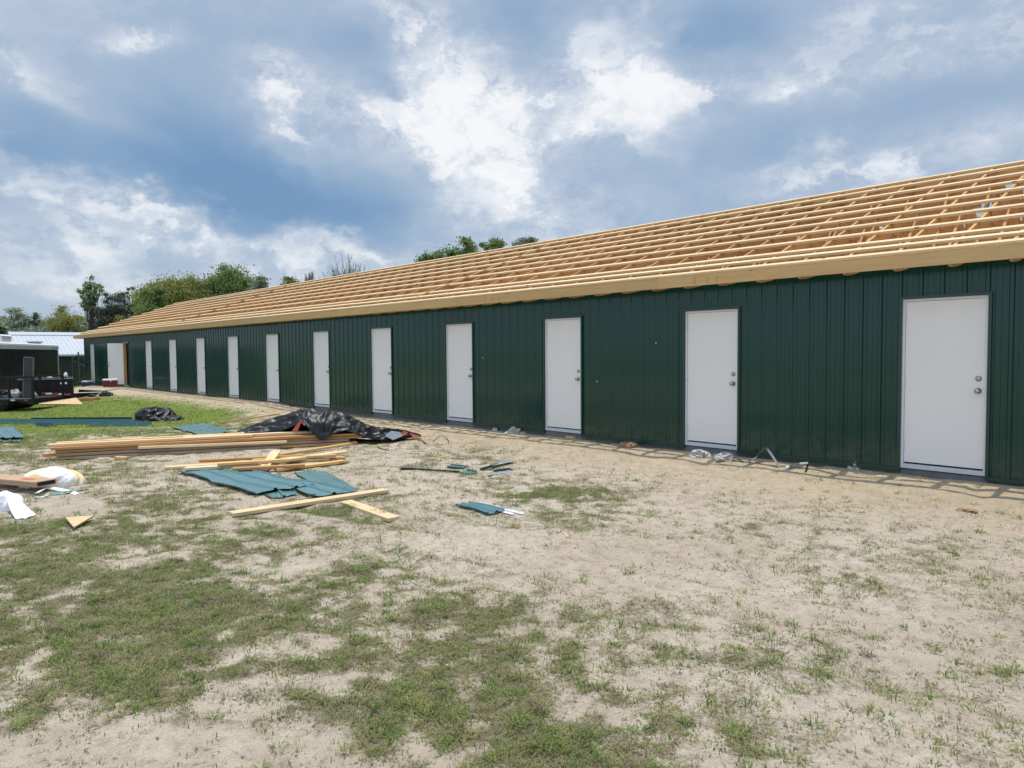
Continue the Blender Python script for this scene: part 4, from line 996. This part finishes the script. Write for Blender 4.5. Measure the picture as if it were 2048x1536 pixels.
# enclosed trailer
pR = atd(115, 690, 40); pL = atd(0, 684.3, 31.7); zt = 2.06; pR.z = zt; pL.z = zt; ax = (pR - pL).normalized(); ay = Vector((-ax.y, ax.x, 0))
L_ = (pR - pL).length + 1.2; org = pR - ax * L_; g0 = float(gh(org.x, org.y)); m = Matrix((ax, ay, Vector((0, 0, 1)))).transposed().to_4x4(); m.translation = (0, 0, 0)
TR = empty('enclosed_trailer', (org.x, org.y, g0)); TR.rotation_euler = m.to_euler(); tag(TR, 'large black enclosed trailer with a white top rail and roof air unit', 'trailer'); Ht = zt - g0
MB().bbox((0, 0, .55), (L_, 2.3, Ht - .30), .02).build('body', BLACKSIDE, TR)
MB().bbox((-.02, -.03, Ht - .30), (L_ + .02, 2.33, Ht), .05).build('roof_rail', PLASTICW, TR)
MB().bbox((-.03, -.045, Ht - .295), (L_ + .03, -.031, Ht - .11), .003).build('side_band', ALU, TR)
MB().box((L_ - .09, -.035, .5), (L_ + .01, -.002, Ht - .301)).build('corner_post', ALU, TR)
mb = MB()
for k in range(int(L_ / .42)): mb.box((k * .42, -.006, .56), (k * .42 + .012, -.0005, Ht - .31))
mb.build('side_seam', BLACKM, TR)
MB().box((.05, -.02, .48), (L_, .0, .56)).build('lower_trim', ALU, TR)
MB().bbox((7.5, .35, Ht), (8.4, .75, Ht + .08), .03).bbox((7.35, .28, Ht + .085), (8.55, .80, Ht + .16), .03).build('roof_vent', GREYP, TR)
ac = MB().bbox((2.3, .35, Ht), (3.95, 1.05, Ht + .38), .06).build('air_conditioner', PLASTICW, TR)
mb = MB()
for k in range(5): mb.box((2.6, .335, Ht + .08 + k * .05), (3.7, .348, Ht + .10 + k * .05))
mb.build('grille', GREYP, ac)
cu = bpy.data.curves.new('lettering', 'FONT'); cu.body = 'EXPRESS'; cu.size = .17; cu.extrude = .002; cu.align_x = 'RIGHT'; t = bpy.data.objects.new('lettering', cu); COL.objects.link(t)
bpy.context.view_layer.update(); me = bpy.data.meshes.new_from_object(t.evaluated_get(bpy.context.evaluated_depsgraph_get())); bpy.data.objects.remove(t); me.materials.clear(); me.materials.append(GREYP)
t = bpy.data.objects.new('lettering', me); link(t, TR); t.location = (L_ - .75, -.049, Ht - .26); t.rotation_euler = (R(90), 0, 0)
MB().bbox((L_ - .55, -.052, Ht - .21), (L_ - .2, -.045, Ht - .17), .002).build('marker_light', BLACKM, TR)
for x in (2.8, 3.8): wheel_at(TR, Matrix.Translation((x, .12, .33)) @ Matrix.Rotation(R(90), 4, 'X'))
MB().box((0, .3, .4), (L_ + 1.2, 2.0, .5)).build('chassis', BLACKM, TR)

# dump trailer: side faces the camera
D = 29.0; a, ax, L_ = facing(72, 147, 795, D, R(-3)); a.z = 0; g0 = float(gh(a.x, a.y)); top = CAM.z - (757 - 712) / F_PX * D - g0
DT = empty('dump_trailer', (a.x, a.y, g0), math.atan2(ax.y, ax.x)); tag(DT, 'low black dump trailer with red and white reflective tape, jug on its rim', 'dump trailer')
MB().bbox((-.6, 0, .30), (L_, .05, top), .01).bbox((-.6, 1.75, .30), (L_, 1.8, top), .01).bbox((L_ - .05, .05, .30), (L_, 1.75, top), .01).box((-.6, .05, .50), (L_, 1.75, .56)).build('bed', BLACKM, DT)
MB().bbox((-.62, -.035, top - .05), (L_ + .03, .07, top), .01).build('top_rail', BLACKM, DT)
MB().box((-.6, -.0365, top - .045), (L_ + .02, -.0355, top - .030)).build('rail_edge', ALU, DT)
MB().bar((-.6, -.02, .50), (L_ + .2, -.02, .33), .06, .16).build('frame_rail', BLACKM, DT)
for k in range(4): x = .05 + k * .3; MB().box((x, -.03, .52), (x + .06, -.001, top - .05)).build('side_post', BLACKM, DT)
mb = MB(); s = (.50 - .33) / (L_ + .8)
for k in range(5):
    x0 = .12 + k * .22; z = .50 - (x0 + .6) * s
    (REDm := MB()).box((x0, -.056, z - .035), (x0 + .21, -.051, z + .035)); REDm.build('reflective_tape', REDTAPE if k % 2 == 0 else WHTAPE, DT)
mb = MB().bbox((L_ - .45, -.012, top - .26), (L_ - .21, -.002, top - .18), .002).build('name_plate', PLASTICW, DT)
mb = MB(); mb.bar((L_ + .2, .1, .42), (L_ + 1.25, .9, .36), .07, .12); mb.bar((L_ + .2, 1.7, .42), (L_ + 1.25, .9, .36), .07, .12); mb.add([(L_, .0, .36), (L_, .3, .36), (L_ + 1.2, .2, .34), (L_, .0, .10), (L_, .3, .10), (L_ + 1.1, .2, .28)], [(0, 1, 2), (3, 5, 4), (0, 2, 5, 3), (1, 4, 5, 2), (0, 3, 4, 1)]); mb.build('tongue', BLACKM, DT)
MB().bbox((L_ + .02, -.1, .40), (L_ + 1.3, .05, .43), .004).build('light_bar', ALU, DT)
for x in (.2, .95): wheel_at(DT, Matrix.Translation((x, .9, .30)) @ Matrix.Rotation(R(90), 4, 'X'), .30, 1.3)
# things lying on its rim
def on(x, y, z): return DT.matrix_basis @ Vector((x, y, z))
DT_m = Matrix.Translation(DT.location) @ Matrix.Rotation(DT.rotation_euler.z, 4, 'Z'); on = lambda x, y, z: DT_m @ Vector((x, y, z))
MB().box((.2, .05, top - .06), (L_ - .1, 1.7, top - .02)).build('load_cover', BLACKM, DT)
j = MB().lathe([(.07, 0), (.075, .02), (.075, .15), (.055, .20), (.022, .24), (.02, .27)], 16).build('jug', PLASTICW, None, True); j.location = on(L_ - .25, .3, top - .02); tag(j, 'white plastic jug standing on the dump trailer', 'jug')
MB().lathe([(.024, .262), (.024, .285)], 12).build('cap', BLUE, j)
for i, (x, c_) in enumerate(((.25, BLACKM), (.5, GREYP), (.72, BLACKM), (.95, BLACKM))):
    lump('tool_bag' if i % 2 == 0 else 'rag', on(x, .25, top - .02), .16, .1, .07 + .02 * (i % 2), .3 * i, c_, ('black tool bag at the left end of the dump trailer rim', 'grey rag heap beside the tool bag on the dump trailer', 'black tool bag in the middle of the dump trailer rim', 'black rag on the dump trailer rim nearest the jug')[i], ('tool bag', 'rag')[i % 2], 40 + i, amp=.5, nu=20, nv=8)

# utility trailer with its mesh gate up
D = 25.6; a = atd(-40, 800, D); b = atd(69, 800, D); a.z = b.z = 0; ax = (b - a).normalized(); L_ = (b - a).length; g0 = float(gh(b.x, b.y)); zz = lambda py: CAM.z - (py - 712) / F_PX * D - g0
UT = empty('utility_trailer', (a.x, a.y, g0), math.atan2(ax.y, ax.x)); tag(UT, 'black open utility trailer with a raised mesh ramp gate', 'utility trailer')
xat = lambda px: (px + 40) / 109 * L_; zd = zz(797); zr = zz(755)
MB().box((0, 0, zd - .10), (L_, 1.7, zd)).build('deck', BLACKM, UT)
MB().box((0, -.02, zr - .025), (L_, .04, zr + .03)).box((0, 1.68, zr - .02), (L_, 1.73, zr + .03)).build('top_rail', BLACKM, UT)
for px in (-40, -12, 19, 67):
    MB().box((xat(px) - .05, -.02, zd - .1), (xat(px) + .03, .04, zr - .026)).build('rail_post', BLACKM, UT); MB().box((xat(px) - .04, 1.68, zd), (xat(px) + .03, 1.73, zr - .021)).build('rail_post', BLACKM, UT)
gt = MB(); x0, x1 = xat(41), xat(62); zg0, zg1 = zd + .02, zz(708)
gm = Matrix.Translation((0, .06, 0)) @ Matrix.Rotation(R(3.5), 4, 'Y')
gt.box((x0, 0, zg0), (x0 + .035, .04, zg1), 0, gm); gt.box((x1 - .035, 0, zg0), (x1, .04, zg1), 0, gm); gt.box((x0, 0, zg1 - .035), (x1, .04, zg1), 0, gm); gt.box((x0, 0, zr + .04), (x1, .04, zr + .07), 0, gm)
g_ = gt.build('ramp_gate', simple('grey_gate_metal', (.10, .10, .11), .5), UT)
ms = MB(); n = 16
for k in range(n): x = x0 + .035 + (x1 - x0 - .07) * k / n; ms.box((x, .012, zg0), (x + .011, .026, zg1 - .035), 0, gm)
for k in range(40): z = zg0 + (zg1 - zg0) * k / 40; ms.box((x0 + .035, .014, z), (x1 - .035, .022, z + .012), 0, gm)
ms.build('mesh', simple('expanded_mesh', (.045, .045, .055), .6), g_)
for i, (px, s, mt, nm, lb) in enumerate(((-20, .16, BLACKM, 'tool_bag', 'dark tool bag in the left bay of the utility trailer'), (6, .15, GREYP, 'bucket_pile', 'grey heap of gear beside the left post inside the utility trailer'), (27, .13, BLACKM, 'tool_bag', 'dark tool bag right of the middle post in the utility trailer'), (46, .10, GREYP, 'gear_heap', 'small grey heap by the ramp gate in the utility trailer'))):
    p = Matrix.Translation(UT.location) @ Matrix.Rotation(UT.rotation_euler.z, 4, 'Z') @ Vector((xat(px), .6, zd)); lump(nm, p, s * 1.2, s, s * 1.7, i, mt, lb, 'gear', 60 + i, amp=.5, nu=24, nv=10)
for px in (22, 48): MB().bbox((xat(px), -.022, zd - .085), (xat(px) + .16, -.0205, zd - .03), .001).build('tail_light' if px > 30 else 'number_plate', REDTAPE if px > 30 else ALU, UT)
MB().box((0, -.03, zd - .012), (L_ - .1, -.0205, zd - .002)).build('deck_edge', ALU, UT)
mb = MB()
for px in (10, 60): x = xat(px); mb.add([(x - .5, 0, zd - .1), (x + .1, 0, zd - .1), (x + .1, 0, zd - .24), (x - .5, .3, zd - .1), (x + .1, .3, zd - .1), (x + .1, .3, zd - .24)], [(0, 2, 1), (3, 4, 5), (0, 1, 4, 3), (1, 2, 5, 4), (2, 0, 3, 5)])
mb.build('mud_flap', BLACKM, UT)
for px in (-30, -5): wheel_at(UT, Matrix.Translation((xat(px), .9, .28)) @ Matrix.Rotation(R(90), 4, 'X'), .28, 1.5)

# scaffold frame by the far corner
D = 49; S = empty('scaffold', atd(158, 735, D)); S.location.z = float(gh(S.location.x, S.location.y)); tag(S, 'thin dark scaffold frame standing at the far corner of the building', 'scaffold')
def q(px, py, dd=0): return atd(px, py, D + dd) - S.location
mb = MB(); mb.bar(q(156.5, 704), q(160, 766), .07); mb.bar(q(144.5, 713), q(146, 765), .05); mb.bar(q(172, 712), q(173, 764), .05); mb.build('post', SCAF, S)
mb = MB()
for a, b in (((145, 717), (154, 711)), ((144.5, 721), (154, 725)), ((160, 728), (172, 733)), ((158, 712), (172, 712)), ((159, 714), (172, 720)), ((149, 758), (160, 752)), ((151, 765), (172, 753)), ((153, 741), (160, 737)), ((150, 768), (160, 762))): mb.bar(q(*a), q(*b), .05)
mb.build('brace', SCAF, S)
# utility pole
p = atd(104, 700, 95); p.z = -1.1; o = MB().tube([(0, 0, 0), (0, 0, 5.6)], [.16, .11], 10).build('utility_pole', POLEW); o.location = p; tag(o, 'thin dark utility pole rising among the trees over the barn roof', 'pole')
MB().box((-.06, -.7, 4.9), (.06, .7, 5.0)).build('crossarm', POLEW, o)

# ---------------------------------------------------------------- trees
def leaf_mat(name, c1, c2):
    m = Mat(name); n = m.noise(.35, 4, .6); n2 = m.noise(2.5, 2, .5)
    c = m.ramp(m.math('ADD', m.math('MULTIPLY', n, .6), m.math('MULTIPLY', n2, .4)), [(.35, c1), (.65, c2)])
    m.set(c, .6, spec=.25); tr = m.N('ShaderNodeBsdfTranslucent'); m.L(c, tr.inputs[0]); mx = m.N('ShaderNodeMixShader'); mx.inputs[0].default_value = .3
    m.L(m.b.outputs[0], mx.inputs[1]); m.L(tr.outputs[0], mx.inputs[2]); m.L(mx.outputs[0], m.nt.nodes['Material Output'].inputs[0]); return m.m
LEAF = {'olive': leaf_mat('olive_leaves', (.20, .21, .055), (.33, .33, .10)), 'green': leaf_mat('green_leaves', (.125, .18, .055), (.22, .29, .095)),
        'grey': leaf_mat('grey_green_leaves', (.17, .20, .14), (.27, .30, .21)), 'dark': leaf_mat('dark_leaves', (.085, .11, .085), (.15, .18, .13)),
        'pale': leaf_mat('pale_leaves', (.28, .32, .23), (.38, .42, .31)), 'fresh': leaf_mat('fresh_leaves', (.20, .28, .14), (.31, .40, .20))}
BARK = simple('tree_bark', (.075, .062, .050), .9, var=.3); BARKG = simple('grey_bark', (.26, .25, .245), .9, var=.2)
def tree(px, top, hw, D, kind, lab, seed, crown_h=None, leaf=.16, n=9000, clumps=60, bark=BARK, fill=1.0, trunk_r=.28, name='tree', grp=None, twigs=True, sparse=.0, lean=0.0, forks=1):
    r_ = np.random.default_rng(seed); base = atd(px, 712, D); gz0 = float(gh(base.x, base.y)); base.z = gz0
    H = CAM.z + (712 - top) / F_PX * D - gz0; W = hw / F_PX * D; ch = crown_h or min(H * .86, W * 2.9)
    T = empty(name, base); tag(T, lab, 'tree', grp); cz = H - ch / 2
    pts = []; rad = []
    # clump centres in an uneven crown
    tries = 0
    while len(pts) < clumps and tries < 20000:
        tries += 1; u = r_.uniform(-1, 1, 3); rr = np.linalg.norm(u)
        if rr > 1 or rr < .35 * (1 - sparse): continue
        lob = .78 + .42 * math.sin(3 * math.atan2(u[1], u[0]) + seed) * .4 + .25 * r_.uniform(-1, 1)
        if rr > lob: continue
        sh = 1 - .25 * max(0, -u[2])
        pts.append((u[0] * W * sh, u[1] * W * .8 * sh, cz + u[2] * ch / 2)); rad.append(r_.uniform(.17, .32) * min(W, ch) * (1 - sparse * .45))
    pts = np.array(pts); rad = np.array(rad)
    per = max(6, int(n / len(pts))); C = np.repeat(pts, per, 0); Rr = np.repeat(rad, per)
    d = r_.normal(size=(len(C), 3)); d /= np.linalg.norm(d, axis=1)[:, None]; d *= np.minimum(np.abs(r_.normal(0, .62, len(C))) + .12, 1.7)[:, None] * np.array([1, 1, .66]); P = C + d * Rr[:, None]
    keep = P[:, 2] < H * 1.02; P = P[keep]; N_ = len(P)
    if kind:
        sz = leaf * r_.uniform(.5, 1.25, N_); a = r_.normal(size=(N_, 3)); a /= np.linalg.norm(a, axis=1)[:, None]; b = np.cross(a, r_.normal(size=(N_, 3))); b /= np.linalg.norm(b, axis=1)[:, None]
        q0 = P - a * sz[:, None] * .6; q1 = P + b * sz[:, None] * .42; q2 = P + a * sz[:, None] * .6; q3 = P - b * sz[:, None] * .42
        V = np.stack([q0, q1, q2, q3], 1).reshape(-1, 3); Fc = np.arange(4 * N_).reshape(-1, 4); np_mesh('crown', V, Fc, LEAF[kind], T)
    mb = MB()
    for fk in range(forks):
        off = (fk - (forks - 1) / 2) * W * .35
        path = []
        for k in range(7):
            t = k / 6; path.append((off * t + .15 * W * math.sin(seed + t * 3) * t + lean * t, .1 * W * math.cos(seed * 2 + t * 3) * t, H * .80 * t))
        mb.tube(path, [trunk_r * (1 - .78 * k / 6) for k in range(7)], 8)
    idx = r_.permutation(len(pts))[:46]
    for i in idx:
        e = pts[i]; f = r_.uniform(.3, .75); s_ = np.array(path[int(f * 6)]); s_[2] = min(s_[2], e[2] - .2); s_[2] = max(s_[2], H * .18)
        mid = (s_ + e) / 2 + np.array([0, 0, -.08 * W]) + r_.normal(size=3) * .06 * W; mid2 = e * .75 + s_ * .25 + r_.normal(size=3) * .05 * W
        mb.tube([s_, mid, mid2, e], [trunk_r * .34, trunk_r * .2, trunk_r * .12, .015], 5, caps=False)
        if twigs:
            for _ in range(3 if kind else 7):
                e2 = e + np.clip(r_.normal(size=3), -1, 1) * rad[i] * (.6 if kind else .8) + np.array([0, 0, (.3 if kind else .9) * rad[i]]); mb.tube([mid2, (mid2 + e2) / 2 + r_.normal(size=3) * .04 * W, e2], [trunk_r * .10, .03, .012] if kind else [.04, .026, .016], 4, caps=False)
    mb.build('trunk', bark, T, True); return T
tree(352, 546, 88, 72, 'olive', 'broad olive green oak rising left of centre behind the hip roof', 1, n=54000, clumps=210, leaf=0.180, crown_h=8.2)
tree(462, 534, 92, 74, 'green', 'tallest rounded oak behind the roof, second of the left clump', 2, n=57000, clumps=210, leaf=0.180, crown_h=8.8)
tree(520, 553, 40, 70, 'grey', 'small grey-green tree at the right end of the left oaks', 3, n=18000, clumps=80, leaf=0.164)
tree(305, 575, 50, 66, 'green', 'lower bright green oak in front of the big olive one', 4, n=24000, clumps=90, leaf=0.164)
tree(410, 552, 74, 78, 'olive', 'lower olive tree just over the roof ridge between the two oaks', 5, n=21000, clumps=80, leaf=0.164)
tree(590, 556, 36, 78, 'green', 'small dark tree top peeking over the roof left of the bare tree', 6, n=12000, clumps=60, leaf=0.180)
tree(624, 546, 13, 70, None, 'small bare twiggy tree left of the larger bare one', 7, clumps=24, n=100, bark=BARKG, trunk_r=.12, name='bare_tree')
tree(696, 536, 62, 68, None, 'wide bare leafless tree showing over the roof ridge', 8, crown_h=3.6, clumps=44, n=100, bark=BARKG, trunk_r=.2, name='bare_tree', forks=3)
tree(874, 506, 42, 52, 'green', 'lowest bright green crown of the three behind the ridge near the picture centre', 33, n=21000, clumps=80, leaf=0.123)
tree(985, 478, 40, 54, 'green', 'bright green crown at the right end of the three behind the ridge', 34, n=21000, clumps=80, leaf=0.123)
tree(930, 489, 62, 50, 'green', 'widest bright green crown behind the ridge, between the two smaller ones', 9, n=51000, clumps=190, leaf=0.139, crown_h=7.0)
tree(1052, 466, 34, 58, 'grey', 'grey-green tree top right of the bright green one', 10, n=12000, clumps=50, leaf=0.139)
tree(185, 549, 37, 88, 'fresh', 'tall thin open tree with sparse pale leaves left of the building', 11, n=3900, clumps=54, leaf=0.230, sparse=.9, trunk_r=.15, crown_h=5.4, forks=2)
tree(232, 586, 44, 92, 'dark', 'dusky grey tree behind the tall thin one', 12, n=27000, clumps=110, leaf=0.164)
tree(268, 577, 26, 90, 'dark', 'dark half-bare tree with clumped leaves beside the oaks', 13, n=4500, clumps=30, leaf=0.164, sparse=.6)
tree(190, 628, 50, 90, 'dark', 'low spreading tree with dark curving limbs left of the roof end', 14, n=6000, clumps=44, leaf=0.139, sparse=.5, trunk_r=.3)
tree(138, 614, 54, 94, 'olive', 'bushy olive tree above the barn roof', 15, n=36000, clumps=130, leaf=0.156)
tree(218, 612, 44, 94, 'grey', 'grey-green tree filling in between the thin tree and the oaks', 16, n=13500, clumps=60, leaf=0.164)
tree(252, 625, 46, 86, 'olive', 'lowest olive bush just above the hip of the roof', 17, n=13500, clumps=60, leaf=0.148)
tree(36, 617, 40, 112, 'pale', 'pale grey-green tree at far left beyond the barn', 18, n=21000, clumps=80, leaf=0.213)
tree(96, 628, 34, 110, 'pale', 'pale tree between the dark palm-like tree and the olive bush', 19, n=15000, clumps=60, leaf=0.213)
tree(4, 634, 22, 104, 'pale', 'pale tree cut by the left picture edge', 20, n=10500, clumps=40, leaf=0.197)
tree(-4, 645, 12, 90, 'dark', 'dark shrub at the left edge above the trailer roof unit', 21, n=4500, clumps=30, leaf=0.148)
# palm
def palm(px, top, D, lab):
    base = atd(px, 712, D); g = float(gh(base.x, base.y)); base.z = g; H = CAM.z + (712 - top) / F_PX * D - g; T = empty('palm_tree', base); tag(T, lab, 'tree'); r_ = np.random.default_rng(5)
    MB().tube([(0, 0, 0), (.05, 0, H * .5), (0, 0, H - 1.3)], [.22, .19, .2], 10).build('trunk', BARK, T, True); vs = []; fs = []
    for k in range(260):
        az = r_.uniform(0, 2 * math.pi); el_ = r_.uniform(-.9, 1.4); L = r_.uniform(.9, 1.7); dirv = Vector((math.cos(az) * math.cos(el_), math.sin(az) * math.cos(el_), math.sin(el_))); s_ = dirv.cross(Vector((0, 0, 1))).normalized() * .04; p0 = Vector((0, 0, H - 1.25)); p1 = p0 + dirv * L * .6; p2 = p0 + dirv * L + Vector((0, 0, -.3 * L))
        b = len(vs); vs += [p0 - s_ * .3, p0 + s_ * .3, p1 + s_ * 1.6, p1 - s_ * 1.6, p2]; fs += [(b, b + 1, b + 2, b + 3), (b + 3, b + 2, b + 4)]
    MB().add(vs, fs).build('crown', LEAF['dark'], T)
palm(73, 621, 96, 'dark shaggy palm standing among the pale trees over the barn')
# far wood closing the view
def woods():
    r_ = np.random.default_rng(99); N_ = 60000; az = r_.uniform(R(-100), R(8), N_); d = r_.uniform(105, 130, N_); X = np.sin(az) * d; Y = -9.4 + np.cos(az) * d
    hh = 3.0 + 3.8 * fbm(az * 26, az * 0 + 2, 4); Z = -1.1 + r_.random(N_) ** .8 * hh; P = np.stack([X, Y, Z], -1)
    sz = r_.uniform(.25, .6, N_); a = r_.normal(size=(N_, 3)); a /= np.linalg.norm(a, axis=1)[:, None]; b = np.cross(a, r_.normal(size=(N_, 3))); b /= np.linalg.norm(b, axis=1)[:, None]
    V = np.stack([P - a * sz[:, None] * .6, P + b * sz[:, None] * .45, P + a * sz[:, None] * .6, P - b * sz[:, None] * .45], 1).reshape(-1, 3)
    o = np_mesh('far_woods', V, np.arange(4 * N_).reshape(-1, 4), LEAF['grey']); tag(o, kind='stuff', label='hazy line of distant woodland beyond the barns', cat='woods')
woods()

# ---------------------------------------------------------------- grass
def grass():
    r_ = np.random.default_rng(42)
    GM = []
    for nm, c1, c2 in (('grass_green', (.10, .19, .030), (.19, .29, .05)), ('grass_yellow', (.24, .27, .07), (.36, .36, .14)), ('grass_dry', (.19, .145, .085), (.33, .26, .16))):
        m = Mat(nm); n = m.noise(9, 2, .5); c = m.ramp(n, [(.35, c1), (.65, c2)]); m.set(c, .55, spec=.3)
        tr = m.N('ShaderNodeBsdfTranslucent'); m.L(c, tr.inputs[0]); mx = m.N('ShaderNodeMixShader'); mx.inputs[0].default_value = .35
        m.L(m.b.outputs[0], mx.inputs[1]); m.L(tr.outputs[0], mx.inputs[2]); m.L(mx.outputs[0], m.nt.nodes['Material Output'].inputs[0]); GM.append(m.m)
    Vs = []; Fs = []; Ms = []; base = 0
    def blades(cx, cy, nper, spread, hmin, hmax, wid, low, mi_p):
        nonlocal base
        n = len(cx); idx = np.repeat(np.arange(n), nper); N_ = len(idx)
        a = r_.uniform(0, 2 * np.pi, N_); rr = spread[idx] * np.sqrt(r_.random(N_)); x = cx[idx] + np.cos(a) * rr; y = cy[idx] + np.sin(a) * rr
        z = gh(x, y) - .004; a2 = a + r_.normal(0, .5, N_); tall = r_.uniform(hmin, hmax, N_); lean = r_.uniform(.25, 1.0, N_) * low
        dx = np.cos(a2); dy = np.sin(a2); hx = np.sin(lean * 1.45); hz_ = np.cos(lean * 1.45); w = wid * r_.uniform(.6, 1.3, N_)
        sx, sy = -dy * w / 2, dx * w / 2; P0 = np.stack([x, y, z], -1)
        P1 = P0 + np.stack([dx * hx * tall * .5, dy * hx * tall * .5, hz_ * tall * .62], -1); P2 = P0 + np.stack([dx * hx * tall * 1.1, dy * hx * tall * 1.1, hz_ * tall * .80], -1)
        S = np.stack([sx, sy, np.zeros(N_)], -1); V = np.stack([P0 - S, P0 + S, P1 + S * .8, P1 - S * .8, P2], 1).reshape(-1, 3)
        b = base + np.arange(N_) * 5; F3 = np.concatenate([np.stack([b, b + 1, b + 2], -1), np.stack([b, b + 2, b + 3], -1), np.stack([b + 3, b + 2, b + 4], -1)])
        tm = r_.choice(3, n, p=mi_p)[idx]; flip = r_.random(N_) < .18; tm = np.where(flip, r_.integers(0, 3, N_), tm)
        Vs.append(V); Fs.append(F3); Ms.append(np.concatenate([tm, tm, tm])); base += N_ * 5
    def cand(n, dmin, dmax):
        th = r_.uniform(R(-86), R(-8), n); d = dmin + (dmax - dmin) * r_.random(n) ** .75; x = np.sin(th) * d; y = -9.4055 + np.cos(th) * d; ok = y < -.12; return x[ok], y[ok]
    # near field
    x, y = cand(85000, 2.2, 8.5); c = cover(x, y); k = r_.random(len(x)) < np.clip((c - .05) * 1.0, .03, 1); x, y, c = x[k], y[k], c[k]
    blades(x, y, 8, .012 + .035 * r_.random(len(x)), .012, .042, .0042, 1.0, (.40, .22, .38))
    x, y = cand(5200, 2.2, 9.5); c = cover(x, y); k = r_.random(len(x)) < np.clip((c - .02) * .8, .06, 1); x, y = x[k], y[k]
    blades(x, y, 18, .014 + .03 * r_.random(len(x)), .025, .075, .005, 1.0, (.62, .30, .08))
    # middle
    x, y = cand(70000, 8.0, 19); c = cover(x, y); k = r_.random(len(x)) < np.clip((c - .05) * .9, .02, 1); x, y = x[k], y[k]
    blades(x, y, 7, .03 + .05 * r_.random(len(x)), .02, .07, .007, 1.0, (.38, .30, .32))
    # lawn
    x, y = cand(60000, 17, 46); c = cover(x, y); k = r_.random(len(x)) < np.clip(c * 1.1 - .15, .0, 1); x, y = x[k], y[k]
    blades(x, y, 5, .06 + .08 * r_.random(len(x)), .03, .085, .014, .8, (.56, .42, .02))
    V = np.concatenate(Vs); F3 = np.concatenate(Fs); Mi = np.concatenate(Ms)
    o = np_mesh('grass', V, F3, None, mats=GM, mat_idx=Mi); tag(o, 'thin green and dry grass growing over the sandy ground', 'grass', kind='stuff')
    print('grass tris', len(F3))
    # dead sprigs and debris flecks
    Vs.clear(); Fs.clear(); Ms.clear(); base = 0
    x, y = cand(9000, 2.3, 15); N_ = len(x); a = r_.uniform(0, 2 * np.pi, N_); L = r_.uniform(.004, .018, N_) * (1 + .6 * np.clip(np.hypot(x, y + 9.4) / 8, 0, 1)); w = r_.uniform(.0012, .0035, N_); z = gh(x, y) + .003
    dx, dy = np.cos(a) * L, np.sin(a) * L; sx, sy = -np.sin(a) * w, np.cos(a) * w; P = np.stack([x, y, z], -1)
    V = np.stack([P - np.stack([dx, dy, 0 * dx], -1), P + np.stack([sx, sy, .006 + 0 * dx], -1), P + np.stack([dx, dy, 0 * dx], -1), P - np.stack([sx, sy, -.004 + 0 * dx], -1)], 1).reshape(-1, 3)
    o = np_mesh('debris', V, np.arange(4 * N_).reshape(-1, 4), simple('dead_root', (.10, .075, .05), .9, var=.5, vs=30)); tag(o, 'scattered dead roots and twigs on the sand', 'debris', kind='stuff')
grass()
